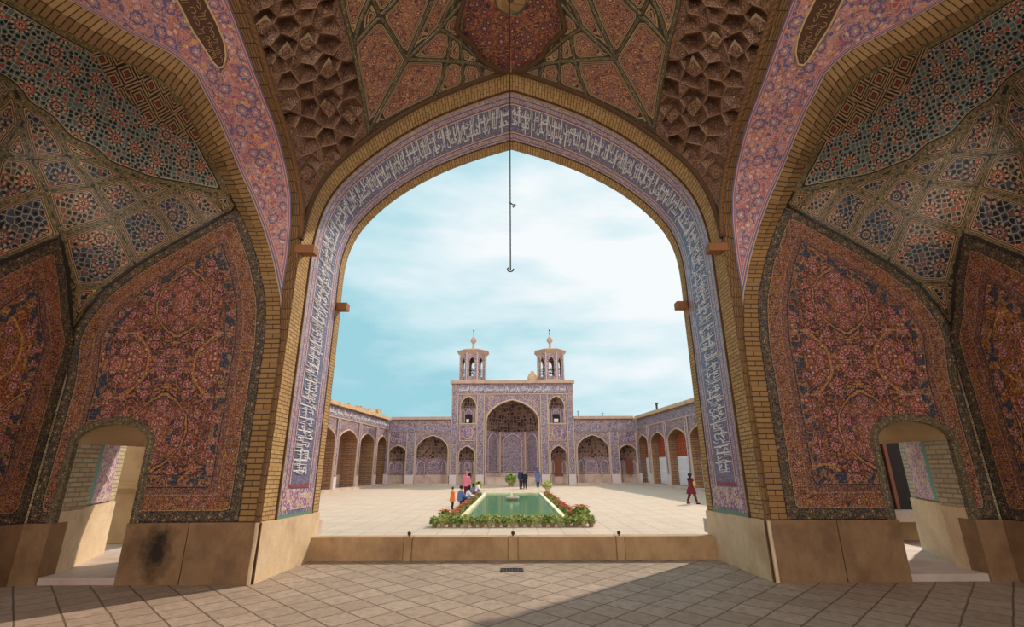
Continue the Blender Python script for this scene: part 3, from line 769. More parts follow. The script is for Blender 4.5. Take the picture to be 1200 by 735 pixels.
    b.build('passage_floor', 'far_stone', root, False, sg)
    def rev(name, pl, z0, z1, m):
        b = MB()
        for (xa, ya), (xb, yb) in zip(pl[:-1], pl[1:]):
            l = math.hypot(xb - xa, yb - ya)
            b.add([(xa, ya, z0), (xb, yb, z0), (xb, yb, z1), (xa, ya, z1)], [(0, 1, 2, 3)], [(0, z0), (l, z0), (l, z1), (0, z1)])
        return b.build(name, m, root, False, sg)
    rl = [(-7.02, W0), (-7.05, 8.5), (-7.13, 8.52), (-7.80, 10.05)]
    def rp(k):  # k along the splayed part
        return (rl[2][0] + (rl[3][0] - rl[2][0]) * k, rl[2][1] + (rl[3][1] - rl[2][1]) * k)
    rev('jamb_brick', [rl[0], rl[1], rl[2], rp(.14)], 1.0, 2.6, 'brick_w')
    rev('jamb_border', [rp(.14), rp(.24)], 1.05, 2.6, 'teal')
    rev('jamb_tile', [rp(.24), rp(.80)], 1.05, 2.6, 'reveal_tile')
    rev('jamb_brick', [rp(.80), rp(1.0), (rl[3][0] - .5, rl[3][1])], 1.0, 2.6, 'brick_w')
    b = MB()
    for q0, q1, off in ((rl[0], rl[1], 0.0), (rl[2], rl[3], 0.03)):
        b.add([(q0[0] + off, q0[1], .1), (q1[0] + off, q1[1], .1), (q1[0] + off, q1[1], 1.02), (q0[0] + off, q0[1], 1.02), (q0[0] - .15, q0[1], 1.02), (q1[0] - .15, q1[1], 1.02)], [(0, 1, 2, 3), (3, 2, 5, 4)], [(0, 0), (.9, 0), (.9, .9), (0, .9), (0, 1), (.9, 1)])
    b.build('jamb_dado', 'dado_l', root, False, sg)
    b = MB(); b.add([(DX1, W0, .1), (DX1, 10.0, .1), (DX1, 10.0, 2.6), (DX1, W0, 2.6)], [(0, 1, 2, 3)], [(0, 0), (2, 0), (2, 2.6), (0, 2.6)])
    b.build('jamb_brick', 'brick_w', root, False, sg)
    hd = arch((DX0 + DX1) / 2, (DX1 - DX0) / 2, DS, DA, 8, 0.1)
    b = MB(); b.grid([[(x, y, z) for y in (W0, 10.0)] for x, z in hd], [[(x, y) for y in (W0, 10)] for x, z in hd]); b.build('passage_vault', 'plaster', root, False, sg)
    b = MB(); b.box(-7.9, -7.0, 8.5, 10.0, 2.55, 2.7); b.build('passage_lintel', 'plaster', root, False, sg)
    # ---- side wall of the bay with its orange panel
    q = [atX(x, y, XS) for x, y in P2TOP]
    pl = [(p[1], p[2]) for p in q]
    pl = [(W0, DZ), (W0, 3.68)] + pl[1:] + [(4.6, 3.0), (4.2, DZ)]
    V, F = region(pl, (), 0.12)
    d = pdist(V, [pl + [pl[0]]])
    b = MB(); b.add([(XS, y, z) for y, z in V], [f[::-1] for f in F], [(y, z) for y, z in V], 0, d=d)
    ws = b.build('wall_' + nm, 'carpet2', None, False, sg)
    tag(ws, ('left' if sg > 0 else 'right') + ' side wall of orange carpet-like tile at the edge of view', 'wall', kind='structure')
    b = MB(); b.box(XS - .2, XS + .045, -3.0, W0 - .06, 0, DZ); o = b.build('dado_slab', 'dado', ws, False, sg)
    b = MB(); b.box(XS - .3, XS - .02, -3.0, 5.2, DZ, 8.5); b.build('brick_core', 'brick_d', ws, False, sg)
    # ---- half-dome over the bay
    ii = [tuple(i) for i in RI if i[1] < 240]
    outl = ii + P1TOP + P2TOP[1:] + [(-200, 330), (-240, 100)]
    V, F = region(outl, (), 4.2)
    P = domepts(V)
    net3 = []
    for l in NET:
        r = resample(l, max(6, int(seglen(l)[-1] / 12))); net3.append(domepts(r))
    d = pdist(P, net3)
    bd = pdist(P, [domepts(resample(P1TOP, 24)), domepts(resample(P2TOP, 24)), domepts(resample(ii, 40))])
    d = np.minimum(d, np.maximum(bd - 0.03, 0))
    zx = np.array(sorted(ZIG)); up = V[:, 1] < np.interp(V[:, 0], zx[:, 0], zx[:, 1])
    d[up] = np.minimum(pdist(P[up], [net3[0]]), np.maximum(bd[up] - .05, 0))
    kuf = inside(V, KUF).astype(float)
    cell = (np.sin(V[:, 0] / 26.0 + 1.0) * np.sin(V[:, 1] / 23.0) > 0).astype(float)
    q_ = P - np.array((-3.4, 3.2, 1.5)); mid = np.c_[np.arctan2(q_[:, 0], q_[:, 1]) * 5.2, np.arctan2(q_[:, 2], np.hypot(q_[:, 0], q_[:, 1])) * 6.2]
    b = MB(); b.add(P, [f[::-1] for f in F], mid, 0, d=d, up=up.astype(float), kuf=kuf, cell=cell)
    dm = b.build('ceiling_' + nm, 'net', None, True, sg)
    tag(dm, ('left' if sg > 0 else 'right') + ' half-dome of star-pattern mosaic tile above the side doorway', 'ceiling', kind='structure')
    return root
for sg in (1, -1): build_side(sg)
# ------------------------------------------------------------------ central vault
MLINE = [(433, 154), (425, 105), (415, 53), (404, 10), (398, -40)]
LOBE = [(600, 84.5), (586, 82), (574, 76), (562, 66), (556, 53), (545, 44), (536, 34), (540, 18), (545, 0), (548, -40), (600, -40)]
ARCHO = [(433, 154), (445, 146), (472, 131.5), (509, 114), (540, 102), (562, 94.5), (582, 89), (600, 84)]
VN = [[(433, 154), (478, 69), (447, 18), (415, 53)], [(433, 154), (478, 69), (517, 33), (545, 0)], [(447, 18), (466, 0), (480, -30)], [(478, 69), (508, 0), (514, -30)], [(478, 69), (540, 72), (562, 75), (586, 84)], [(447, 18), (436, -5), (425, -40)], [(517, 33), (541, 49), (562, 68)], [(517, 33), (525, 12), (540, -8)], [(510, 118), (525, 73), (530, 42)], [(544, 101), (543, 73), (541, 49), (542, 18)], [(568, 92), (561, 76)], [(415, 53), (425, 20), (436, -5)], [(490, -25), (508, 0), (526, -20)]]
cv = thing('ceiling', 'vaulted tile ceiling above the great arch, ribbed into kites', 'ceiling', (0, W0, 5.5), kind='structure')
def mapv(l, lift=0.0): return np.array([vaultpt(x, y, lift) for x, y in l])
def mirror(P, sg): return [(p[0] * sg, p[1], p[2]) for p in P]
outl = MLINE[::-1][:-1] + ARCHO + LOBE[1:-1][::1]
V, F = region(outl, (), 6.0)
P = mapv(V)
net3 = [mapv(resample(l, max(4, int(seglen(l)[-1] / 10)))) for l in VN]
d = pdist(P, net3)
bd = pdist(P, [mapv(resample(ARCHO, 30)), mapv(resample(MLINE, 20))])
d = np.minimum(d, bd)
for sg in (1, -1):
    b = MB(); b.add(P, [f[::-1] for f in F], [(p[0], p[2] * .7 - p[1]) for p in P], 0, d=d)
    b.build('vault_panel', 'vault_tile', cv, True, sg)
    for l in VN:
        q = mapv(resample(l, max(4, int(seglen(l)[-1] / 8))), 0.0)
        b = MB(); b.tube(q, 0.034, 6); b.build('vault_rib', 'rib', cv, True, sg)
    q = mapv(resample(MLINE, 24)); b = MB(); b.tube(q, 0.045, 6); b.build('vault_rib', 'rib', cv, True, sg)
    # muqarnas: faceted hollow cells between the rope moulding and the kites
    OUT = [(354.5, 250), (352, 227), (346, 196), (335, 150), (321, 109), (302, 43.5), (286, 0), (270, -40)] + MLINE[::-1] + [(415, 171), (398, 188), (380, 208), (368, 226), (361, 240)]
    o = np.array(OUT, float); c1 = 16.5; c2 = 21.5
    pts = []; kind = []
    for j in range(-2, 34):
        for i in range(-2, 30):
            x = 262 + i * c1 + (c1 / 2 if j % 2 else 0); y = 255 - j * c2 * .5
            x += 2.6 * math.sin(i * 3.1 + j * 1.7); y += 2.8 * math.cos(i * 1.9 + j * 2.3)
            pts.append((x, y)); kind.append((i - (j - (j & 1)) // 2 - j) % 3)
    pts = np.array(pts); kind = np.array(kind)
    ok = inside(pts, o) & (pdist(pts, [OUT + [OUT[0]]]) > 4.5)
    pts = pts[ok]; kind = kind[ok]
    edge = resample(OUT + [OUT[0]], 84)[:-1]
    allp = np.vstack([edge, pts]); kd = np.r_[np.full(len(edge), 1), kind]
    r = delaunay_2d_cdt([Vector(p) for p in allp], [(i, (i + 1) % len(edge)) for i in range(len(edge))], [], 1, 1e-6)
    VV = np.array([(p.x, p.y) for p in r[0]]); FF = np.array(r[2])
    FF = FF[inside(VV[FF].mean(1), OUT)]
    K = [kd[np.argmin(((allp - v) ** 2).sum(1))] for v in VV]
    bm = bmesh.new()
    cache = {}
    def mv(x, y, lift):
        key = (round(x, 2), round(y, 2), round(lift, 3))
        if key not in cache: cache[key] = bm.verts.new(vaultpt(x, y, lift))
        return cache[key]
    def face(vs, m):
        vs = [q for i, q in enumerate(vs) if q is not vs[i - 1]]
        if len(vs) > 2:
            try: bm.faces.new(vs[::-1]).material_index = m
            except ValueError: pass
    for f in FF:
        ks = [K[i] for i in f]
        if ks.count(0) != 1:
            face([mv(*VV[i], 0.0) for i in f], 0); continue
        i0 = ks.index(0); c0, a0, b0 = VV[f[i0]], VV[f[(i0 + 1) % 3]], VV[f[(i0 + 2) % 3]]
        ring = lambda q, k, dy: c0 + (q - c0) * k - np.array((0, dy))
        A1_, B1_ = ring(a0, .94, 0), ring(b0, .94, 0); A2_, B2_ = ring(a0, .55, 3), ring(b0, .55, 3)
        la, lb = (0.09 if K[f[(i0 + 1) % 3]] == 2 else -.02), (0.09 if K[f[(i0 + 2) % 3]] == 2 else -.02); dp = .16 + .10 * math.sin(c0[0] * .9 + c0[1] * 1.3)
        o_a, o_b = mv(*a0, la), mv(*b0, lb); i_a, i_b = mv(*A1_, la - .015), mv(*B1_, lb - .015); d_a, d_b = mv(*A2_, -dp), mv(*B2_, -dp)
        face([o_a, o_b, i_b, i_a], 1); face([i_a, i_b, d_b, d_a], 0); face([d_a, d_b, mv(c0[0], c0[1] - 5, -dp - .12)], 0)
    bm.normal_update()
    ul = bm.loops.layers.uv.new('UVMap')
    for f in bm.faces:
        n = f.normal; a = n.orthogonal().normalized(); c = n.cross(a)
        for l in f.loops: l[ul].uv = (l.vert.co.dot(a), l.vert.co.dot(c))
    if sg < 0:
        for v in bm.verts: v.co.x *= -1
        bmesh.ops.reverse_faces(bm, faces=bm.faces[:])
    me = bpy.data.meshes.new('stalactite_vault'); bm.to_mesh(me); bm.free()
    # which faces came out as the inset panel, which as the outline
    obj('stalactite_vault', me, ['muq', 'muq_line'], cv)
# central lobe, set higher than the ribs round it
lo = LOBE[1:-1]
lobeo = [(600, 88)] + lo + [(600, -40)]
V, F = region(lobeo, (), 8.0)
P = mapv(V, -0.10)
for sg in (1, -1):
    b = MB(); b.add(P, [f[::-1] for f in F], [(p[0], p[2] * .7 - p[1]) for p in P]); b.build('vault_lobe', 'lobe', cv, True, sg)
    q = mapv(resample(LOBE[:-1], 40), 0.02); b = MB(); b.tube(q, 0.05, 6); b.build('lobe_edge', 'edge', cv, True, sg)
# ring the chain hangs from
CX, CY = 0.0, 6.62
cz = zV(0, CY) + 0.08
b = MB(); b.lathe([(0.05, 0.02), (0.32, -0.02), (0.36, -0.07), (0.30, -0.12), (0.10, -0.10), (0.05, -0.12), (0.0, -0.12)], (CX, CY, cz), 24)
b.build('brick_boss', 'brick', cv, True)
# vault continues back over the viewer
b = MB()
xs = np.linspace(-3.85, 3.85, 41); ys = np.linspace(0.5, 5.0, 24)
b.grid([[(x, y, zV(x, y) + 0.55) for x in xs] for y in ys], [[(x, y) for x in xs] for y in ys])
b.build('vault_panel', 'lobe', cv, True)

# hanging chain: twisted links down to a hook
chain_top = cz - 0.12; chain_bot = EYE + CY * ray(598, 318)[2] / ray(598, 318)[1]
ch = thing('hanging_chain', 'long thin dark chain hanging from the ceiling boss in front of the sky', 'chain', (-.02, CY, chain_top))
b = MB()
n = int((chain_top - chain_bot) / 0.04); z = chain_top
for i in range(n):
    z0 = chain_top - i * 0.04; a = PI / 4 + PI / 2 * (i % 2)
    ring = [(-.02 + math.cos(a) * 0.008 * math.cos(t), CY + math.sin(a) * 0.008 * math.cos(t), z0 - 0.024 + 0.026 * math.sin(t)) for t in np.linspace(0, 2 * PI, 9)[:-1]]
    b.tube(ring, 0.0055, 5, closed=True)
b.build('links', 'chain', ch)
b = MB(); hz = chain_bot + 0.05
b.tube([(-.02 + 0.045 * math.cos(t), CY, hz + 0.035 * math.sin(t) - .02) for t in np.linspace(2.2, 6.6, 14)], 0.01, 6); b.build('hook', 'chain', ch, True)
b = MB(); mz = EYE + CY * ray(598, 240)[2] / ray(598, 240)[1]
b.tube([(-.03, CY, mz + .04), (.02, CY, mz), (.06, CY - .02, mz - .01), (.02, CY, mz - .05)], 0.011, 6); b.build('wire_tie', 'chain', ch, True)

# timber stubs of the old tie-beams, two to each jamb
for sg, nmx in ((1, 'left'), (-1, 'right')):
    for w, zc, which in ((0.06, 5.42, 'near'), (1.88, 4.93, 'far')):
        b = MB(); x0 = -3.82
        b.box(x0 - .1, x0 + (0.24 if which == 'near' else .28), W0 + w - .10, W0 + w + .10, zc - .075, zc + .075)
        o = b.build('beam_stub', 'wood', None, False, sg); bv = o.modifiers.new('b', 'BEVEL'); bv.width = .015; bv.segments = 2
        tag(o, 'brown timber beam stub on the %s jamb of the arch, %s edge' % (nmx, 'room-side' if which == 'near' else 'courtyard-side'), 'beam', 'timber stubs at the springing of the arch')

# ------------------------------------------------------------------ floor, parapet, outer shell
b = MB(); b.add([(-9.5, -5, 0), (9.5, -5, 0), (9.5, W1, 0), (-9.5, W1, 0)], [(0, 1, 2, 3)], [(-9.5, -5), (9.5, -5), (9.5, W1), (-9.5, W1)])
tag(b.build('floor', 'paver'), 'worn stone paving laid diagonally inside the vaulted porch', 'floor', kind='structure')
pr = thing('parapet', 'low tan stone parapet across the foot of the arch, facing the courtyard', 'low wall', (0, 9.85, 0), kind='structure')
xs = [-3.76, -2.02, -1.86, -0.09, 0.09, 1.9, 2.06, 3.76]
for i, (x0, x1) in enumerate(zip(xs[:-1], xs[1:])):
    post = i % 2
    b = MB(); b.box(x0 + .008, x1 - .008, 9.72 - (.035 if post else 0), 10.0, 0, 0.40 if post else .395)
    o = b.build('post' if post else 'stone_slab', 'kerb', pr); bv = o.modifiers.new('b', 'BEVEL'); bv.width = .014; bv.segments = 2
    if post:
        b = MB(); xc = (x0 + x1) / 2
        b.lathe([(0.012, 0), (0.014, .02), (.03, .03), (.036, .05), (.028, .075), (0, .085)], (xc, 9.8, .40), 12); b.build('iron_knob', 'iron', o, True)
b = MB(); b.box(-3.77, 3.77, 9.74, 9.98, 0, .385); b.build('wall_core', 'kerb', pr)
# floor drain
dr = thing('floor_drain', 'small rectangular metal drain grate set in the paving before the parapet', 'drain', (-.02, 8.9, 0))
b = MB(); x0, x1, y0, y1 = -.21, .17, 8.72, 8.98
for a in ((x0, x1, y0, y0 + .025), (x0, x1, y1 - .025, y1), (x0, x0 + .025, y0, y1), (x1 - .025, x1, y0, y1)): b.box(*a, -.005, .012)
b.build('drain_frame', 'iron', dr)
b = MB()
for i in range(7): b.box(x0 + .04 + i * .048, x0 + .06 + i * .048, y0 + .025, y1 - .025, -.005, .008)
b.build('grate', 'iron', dr)
b = MB(); b.box(x0 + .02, x1 - .02, y0 + .02, y1 - .02, -.01, .002); b.build('drain_well', 'dark', dr)

# masonry shell: outer face of the front wall, flank walls and roof keep the daylight out
arc = [(x, z) for x, z in CF]
hole = [(x, max(z, -.6)) for x, z in arc]
out = [(-14, -.6), (-3.75, -.6)] + hole + [(3.75, -.6), (14, -.6), (14, 12.2), (-14, 12.2)]
dh = [[(sx * (-7.9), -.55), (sx * (-5.86), -.55), (sx * (-5.86), 2.4), (sx * (-7.9), 2.4)] for sx in (1, -1)]
V, F = region(out, dh)
b = MB(); b.add([(x, W1 + .02, z) for x, z in V], F, [(x, z) for x, z in V])
tag(b.build('wall_court', 'brick'), 'brick courtyard face of the porch around the great arch', 'wall', kind='structure')
b = MB(); b.box(-14, 14, -1.5, W1 + .02, 11.6, 12.2); b.box(-14, -10.6, -3, W1, 2.7, 12.2); b.box(10.6, 14, -3, W1, 2.7, 12.2)
# the vault's flanks, solid behind the side domes
for sx in (1, -1):
    b.box(sx * 10.6, sx * 11.6, -3, W0 + .3, 0, 12.2); b.box(sx * 3.9, sx * 10.6, W0 + .32, W1, 2.75, 12.0)
tag(b.build('roof', 'roofclay'), 'solid masonry roof and flanks over the porch', 'roof', kind='structure')
# ------------------------------------------------------------------ courtyard
GZ = -0.51
YF = 61.4
DYF = ray(600, 512)[1]
def fx(px): return (px - 599.3) / FOC * YF / DYF
def fz(py): return atY(600, py, YF)[2]
b = MB(); b.add([(-60, W1, GZ), (60, W1, GZ), (60, 90, GZ), (-60, 90, GZ)], [(0, 1, 2, 3)], [(-60, W1), (60, W1), (60, 90), (-60, 90)])
tag(b.build('ground', 'court'), 'pale stone paving of the open courtyard', 'ground', kind='structure')

class Face:
    """a vertical wall plane: u along, z up, d behind the face"""
    def __init__(s, O, U, N, root): s.O = np.array(O, float); s.U = np.array(U, float); s.N = np.array(N, float); s.root = root; s.sw = np.cross(s.U, (0, 0, 1)) @ s.N < 0
    def P(s, u, z, d=0.0): p = s.O + s.U * u + s.N * d; return (p[0], p[1], p[2] + z)
    def fl(s, f): return tuple(f[::-1]) if s.sw else tuple(f)
    def wall(s, name, mat, out, holes=(), d=0.0):
        V, F = region(out, holes)
        b = MB(); b.add([s.P(u, z, d) for u, z in V], [s.fl(f[::-1]) for f in F], [(u, z) for u, z in V])
        return b.build(name, mat, s.root)
    def slab(s, name, mat, u0, u1, z0, z1, d0, d1, parent=None):
        b = MB(); c = [(u0, z0), (u1, z0), (u1, z1), (u0, z1)]
        vs = [s.P(u, z, d0) for u, z in c] + [s.P(u, z, d1) for u, z in c]
        fs = [(3, 2, 1, 0), (4, 5, 6, 7), (0, 1, 5, 4), (1, 2, 6, 5), (2, 3, 7, 6), (3, 0, 4, 7)]
        for f in fs:
            q = [vs[i] for i in f]
            uv = [((c[i % 4][0] + (d1 - d0 if i > 3 and f not in fs[:2] else 0)), c[i % 4][1] + (0.5 * (d1 - d0) if i > 3 and f not in fs[:2] else 0)) for i in f]
            b.add(q, [s.fl((3, 2, 1, 0))], uv)
        return b.build(name, mat, parent or s.root)
    def trim(s, name, mat, path, r, d=-0.03, n=6):
        b = MB(); b.tube([s.P(u, z, d) for u, z in path], r, n); return b.build(name, mat, s.root)
    def niche(s, uc, hw, zb, zs, za, depth, facets=4, dz=None, wm='far_panel', vm_='farmuq', tiers=8, colm=None, zlow=None, panels=True):
        prof = arch(uc, hw, zs, za, 14)[14:]            # apex -> right springing
        zl = zs if zlow is None else zlow; hs = np.linspace(zl, za, tiers + 1); px = [p[0] - uc for p in prof][::-1]; pz = [p[1] for p in prof][::-1]
        rr = np.interp(hs, pz, px); nph = 16
        b = MB(); rows = []; uv = []
        for j, (h, r) in enumerate(zip(hs, rr)):
            row = []; u = []
            for i in range(nph + 1):
                ph = PI * i / nph
                k = 1.0 + (0.07 if (i + j) % 2 and 0 < i < nph and 0 < j < tiers else 0.0)
                row.append(s.P(uc - r * math.cos(ph), h - (0.12 * (zs and 1) * hw * .25 if (i + j) % 2 and 0 < j < tiers else 0), depth / hw * r * k * math.sin(ph))); u.append((ph * hw, h))
            rows.append(row); uv.append(u)
        b.grid(rows, uv, 0, flip=not s.sw)
        nn = b.build('niche_vault', vm_, s.root)
        ph = np.linspace(0, PI, facets + 1)
        ring = [(uc - hw * math.cos(a), depth * math.sin(a)) for a in ph]
        zd = dz if dz is not None else zb
        for nmx, m, z0, z1 in (('niche_wall', wm, zd, zl), ('niche_dado', 'far_stone', zb, zd)):
            if z1 - z0 < 0.05: continue
            b = MB()
            for (ua, da), (ub, db) in zip(ring[:-1], ring[1:]):
                l = math.hypot(ub - ua, db - da); o = ua
                b.add([s.P(ua, z0, da), s.P(ub, z0, db), s.P(ub, z1, db), s.P(ua, z1, da)], [s.fl((0, 1, 2, 3))], [(o, z0), (o + l, z0), (o + l, z1), (o, z1)])
            b.build(nmx, m, s.root)
        zt = zl - .25
        if panels and zt - zd > 1.2:
            for (ua, da), (ub, db) in zip(ring[:-1], ring[1:]):
                l = math.hypot(ub - ua, db - da); w_ = l * .36
                iv = np.array((-(db - da), ub - ua)) / l * -.05
                ap = [(-w_, zd + .15)] + arch(0, w_, zt - w_ * .9, zt, 8) + [(w_, zd + .15)]
                q = [s.P(ua + (ub - ua) * (.5 + x / l) + iv[0], z, da + (db - da) * (.5 + x / l) + iv[1]) for x, z in ap]
                b = MB(); b.add(q, [s.fl(tuple(range(len(q)))[::-1])], [(x + ua * 3, z) for x, z in ap]); b.build('niche_panel', 'far_blue', s.root)
                b = MB(); b.tube(q, .06, 5, closed=True); b.build('niche_panel_trim', 'lilac_trim', s.root)
        if colm:
            for u, d in ring[1:-1]:
                b = MB(); b.tube([s.P(u, zd, d - .05), s.P(u, zl, d - .05)], .14, 8); b.build('niche_column', colm, s.root, True)
        b = MB(); b.add([s.P(u, zb + .01, d) for u, d in ring], [s.fl(tuple(range(len(ring)))[::-1])], [(u, d) for u, d in ring]); b.build('niche_floor', 'far_stone', s.root)
        return nn
    def hole(s, uc, hw, zb, zs, za):
        a = arch(uc, hw, zs, za, 14)
        return ([(uc + hw, zb), (uc - hw, zb)] if abs(zb - zs) > 1e-3 else []) + a
    def arris(s, uc, hw, zb, zs, za, r=0.07, m='buff_trim'):
        s.trim('arch_trim', m, [(uc - hw, zb)] + arch(uc, hw, zs, za, 10) + [(uc + hw, zb)], r)
    def script(s, txt, u0, u1, z0, z1, d=-0.09):
        V, F, wd = text_mesh(txt, z1 - z0, 0.01)
        vs = [s.P(u0 + x / wd * (u1 - u0), z0 + y, d - z) for x, y, z in V]
        b = MB(); b.add(vs, [s.fl(f) if False else f for f in F]); return b.build('lettering', 'white_script', s.root)

# ---- portal at the far end
po = thing('portal', 'tall lilac-tiled portal with a deep stalactite arch at the far end of the court', 'portal', (0, YF, GZ))
f = Face((0, YF, 0), (1, 0, 0), (0, 1, 0), po)
hwP = fx(671.8); ztop = fz(449.5); zg = GZ
main = (0.0, fx(630.6), zg, fz(494), fz(468.5))
upn = lambda s: (s * fx(651.8), fx(609.0), fz(496.5), fz(477), fz(464.3))
lon = lambda s: (s * fx(652.6), fx(608.8), zg + .02, fz(533.5), fz(522.5))
holes = [f.hole(*main)] + [f.hole(*fn(s)) for s in (1, -1) for fn in (upn, lon)]
out = [(-hwP, zg)]
for s in sorted([lon(-1), main, lon(1)], key=lambda a: a[0]):
    a = arch(s[0], s[1], s[3], s[4], 14); out += [(s[0] - s[1], zg)] + a + [(s[0] + s[1], zg)]
out += [(hwP, zg), (hwP, ztop), (-hwP, ztop)]
f.wall('wall', 'far_tile', out, [f.hole(*upn(1)), f.hole(*upn(-1))])
f.slab('body', 'cornice', -hwP, hwP, zg, ztop, 5.2, 9.0)
for s in (1, -1): f.slab('flank', 'cornice', s * hwP - .02, s * hwP + .02, zg, ztop, 0.0, 5.3)
f.slab('roof_slab', 'roofclay', -hwP, hwP, ztop - .1, ztop + .02, .3, 9.0)
f.slab('cornice', 'cornice', -hwP - .25, hwP + .25, ztop - .02, ztop + .36, -.28, .5)
f.slab('frieze', 'far_blue', -hwP + .75, hwP - .75, fz(461), fz(452), -.07, .1)
f.script(VERSE[1], -hwP + .9, hwP - .9, fz(460.2), fz(453))
f.niche(main[0], main[1], zg + .9, main[3], main[4], 4.0, 3, zg + 1.3, colm='buff_trim', tiers=14, zlow=fz(504))
f.slab('step', 'far_stone', -main[1], main[1], zg, zg + .92, .05, 4.4)
f.arris(*main, r=.12)
for s in (1, -1):
    f.niche(*upn(s), 1.1, 3, tiers=5); f.niche(*lon(s), 1.3, 3, zg + 1.15, tiers=7, zlow=lon(s)[3] - .5)
    f.arris(*upn(s)); f.arris(*lon(s))
    u = upn(s)[0]
    f.slab('window', 'dark', u - .42, u + .42, u * 0 + fz(495.5), fz(485), .72, .8)
    f.slab('window_grille', 'white_door', u - .3, u + .1 * s + .15, fz(494.5), fz(490.5), .66, .7)
    f.slab('sill', 'buff_trim', u - 1.12, u + 1.12, fz(497.2), fz(496), -.12, .2)
    f.slab('tile_medallion', 'far_panel', u - .98, u + .98, fz(516), fz(498.5), -.05, .05)
    pts = [(u - 1.02, fz(516.5)), (u + 1.02, fz(516.5)), (u + 1.02, fz(498)), (u - 1.02, fz(498)), (u - 1.02, fz(516.5))]
    f.trim('panel_trim', 'buff_trim', pts, .06)
    f.trim('panel_trim', 'buff_trim', [(u + .62 * math.cos(t), fz(507.2) + .74 * math.sin(t)) for t in np.linspace(0, 2 * PI, 17)], .05)
    for a, c in ((633.2, 641.0), (664.5, 671.5)):
        f.slab('tile_pilaster', 'far_blue', s * fx(a), s * fx(c), zg + 1.1, fz(463), -.10, .1) if s > 0 else f.slab('tile_pilaster', 'far_blue', -fx(c), -fx(a), zg + 1.1, fz(463), -.10, .1)
        ua, uc = sorted((s * fx(a - .8), s * min(fx(c + .6), hwP)))
        f.slab('pilaster_foot', 'foot_stone', ua, uc, zg, zg + 1.15, -.22, .1)
        for e in (ua + .05, uc - .05): f.trim('pilaster_trim', 'buff_trim', [(e, zg + 1.15), (e, fz(462))], .06, -.1)
f.slab('door', 'brown_door', lon(1)[0] - .48, lon(1)[0] + .6, zg + .95, fz(536), 1.0, 1.1)
for k in (-.2, .34): f.slab('door_panel', 'dark_wood', lon(1)[0] + k - .2, lon(1)[0] + k + .2, zg + 1.1, fz(540), .96, 1.02)
f.trim('tile_trim', 'buff_trim', [(-hwP + .6, fz(462)), (hwP - .6, fz(462))], .07)

# ---- minarets
def minaret(cx, which):
    zb = ztop + .36; yc = YF + 2.6; k = 1.0
    zz = lambda py: atY(600, py, yc)[2]
    mn = thing('minaret', 'octagonal tiled turret with onion finial on the portal roof, ' + which, 'minaret', (cx, yc, zb), 'turrets on the portal roof')
    R = (564.3 - 534.8) / 2 / FOC * yc / ray(600, 430)[1] / math.cos(PI / 8)
    z0, z1, zs, za, zo = zb, zz(415.5), zz(428), zz(421.5), zz(443.5)
    b = MB()
    for i in range(8):
        a0 = PI / 8 + i * PI / 4; a1 = a0 + PI / 4
        p0 = np.array((cx + R * math.cos(a0), yc + R * math.sin(a0))); p1 = np.array((cx + R * math.cos(a1), yc + R * math.sin(a1)))
        L = np.linalg.norm(p1 - p0); ur = (p1 - p0) / L; nr = -np.array((ur[1], -ur[0]))
        hw = L * .24; ac = arch(L / 2, hw, zs, za, 6, .15)
        V, F = region([(0, z0), (L, z0), (L, z1), (0, z1)], [[(L / 2 + hw, zo), (L / 2 - hw, zo)] + ac])
        b.add([(p0[0] + ur[0] * u, p0[1] + ur[1] * u, z) for u, z in V], F, [(u, z) for u, z in V])
        hp = [(L / 2 + hw, zo), (L / 2 - hw, zo)] + ac + [(L / 2 + hw, zo)]
        b.grid([[(p0[0] + ur[0] * u + nr[0] * d, p0[1] + ur[1] * u + nr[1] * d, z) for d in (0, .16)] for u, z in hp], [[(u, d) for d in (0, .16)] for u, z in hp], 1)
    b.build('lantern', ['far_tile', 'buff_trim'], mn)
    b = MB()
    for i in range(8):
        a0 = PI / 8 + i * PI / 4; p = (cx + R * math.cos(a0), yc + R * math.sin(a0)); b.tube([(p[0], p[1], z0), (p[0], p[1], z1)], .09, 6)
    b.build('corner_shafts', 'lilac_trim', mn, True)
    b = MB(); b.lathe([(R + .05, -.33), (R + .12, 0), (R + .2, .1), (R + .2, .3), (R + .02, .36)], (cx, yc, zb), 8, 0, PI / 8); b.build('plinth', 'cornice', mn)
    Re = (568.5 - 532) / 2 / FOC * yc / ray(600, 414)[1] / math.cos(PI / 8)
    e = zz(415.5)
    b = MB(); b.lathe([(R * .98, -.25), (R * 1.06, -.1), (Re * .97, .18), (Re, .24), (Re * .98, .32), (Re * .5, .62), (.22, .78), (0, .8)], (cx, yc, e), 8, 0, PI / 8); b.build('eaves_roof', 'cornice', mn)
    zt = zz(408.5); zo1 = zz(394)
    h = zo1 - zt
    b = MB(); b.lathe([(.2, 0), (.16, .12 * h), (.15, .34 * h), (.2, .42 * h), (.40, .56 * h), (.43, .67 * h), (.30, .82 * h), (.1, .95 * h), (.0, 1.0 * h)], (cx, yc, zt), 14); b.build('onion_finial', 'cornice', mn, True)
    z2 = zz(386.5) - zo1
    b = MB(); b.lathe([(.035, -.1), (.035, .3 * z2), (.1, .38 * z2), (.035, .48 * z2), (.035, .72 * z2), (.13, .84 * z2), (.1, .95 * z2), (0, 1.02 * z2)], (cx, yc, zo1), 10); b.build('finial_spike', 'iron', mn, True)
    b = MB()
    for py in (434, 438):
        z = zz(py)
        for i in range(4): a = i * PI / 4; b.tube([(cx + R * .9 * math.cos(a), yc + R * .9 * math.sin(a), z), (cx - R * .9 * math.cos(a), yc - R * .9 * math.sin(a), z)], .05, 5)
    b.build('railing', 'iron', mn)
minaret(fx(549.3), 'left one')
minaret(fx(648.0), 'right one beside the clay heap')
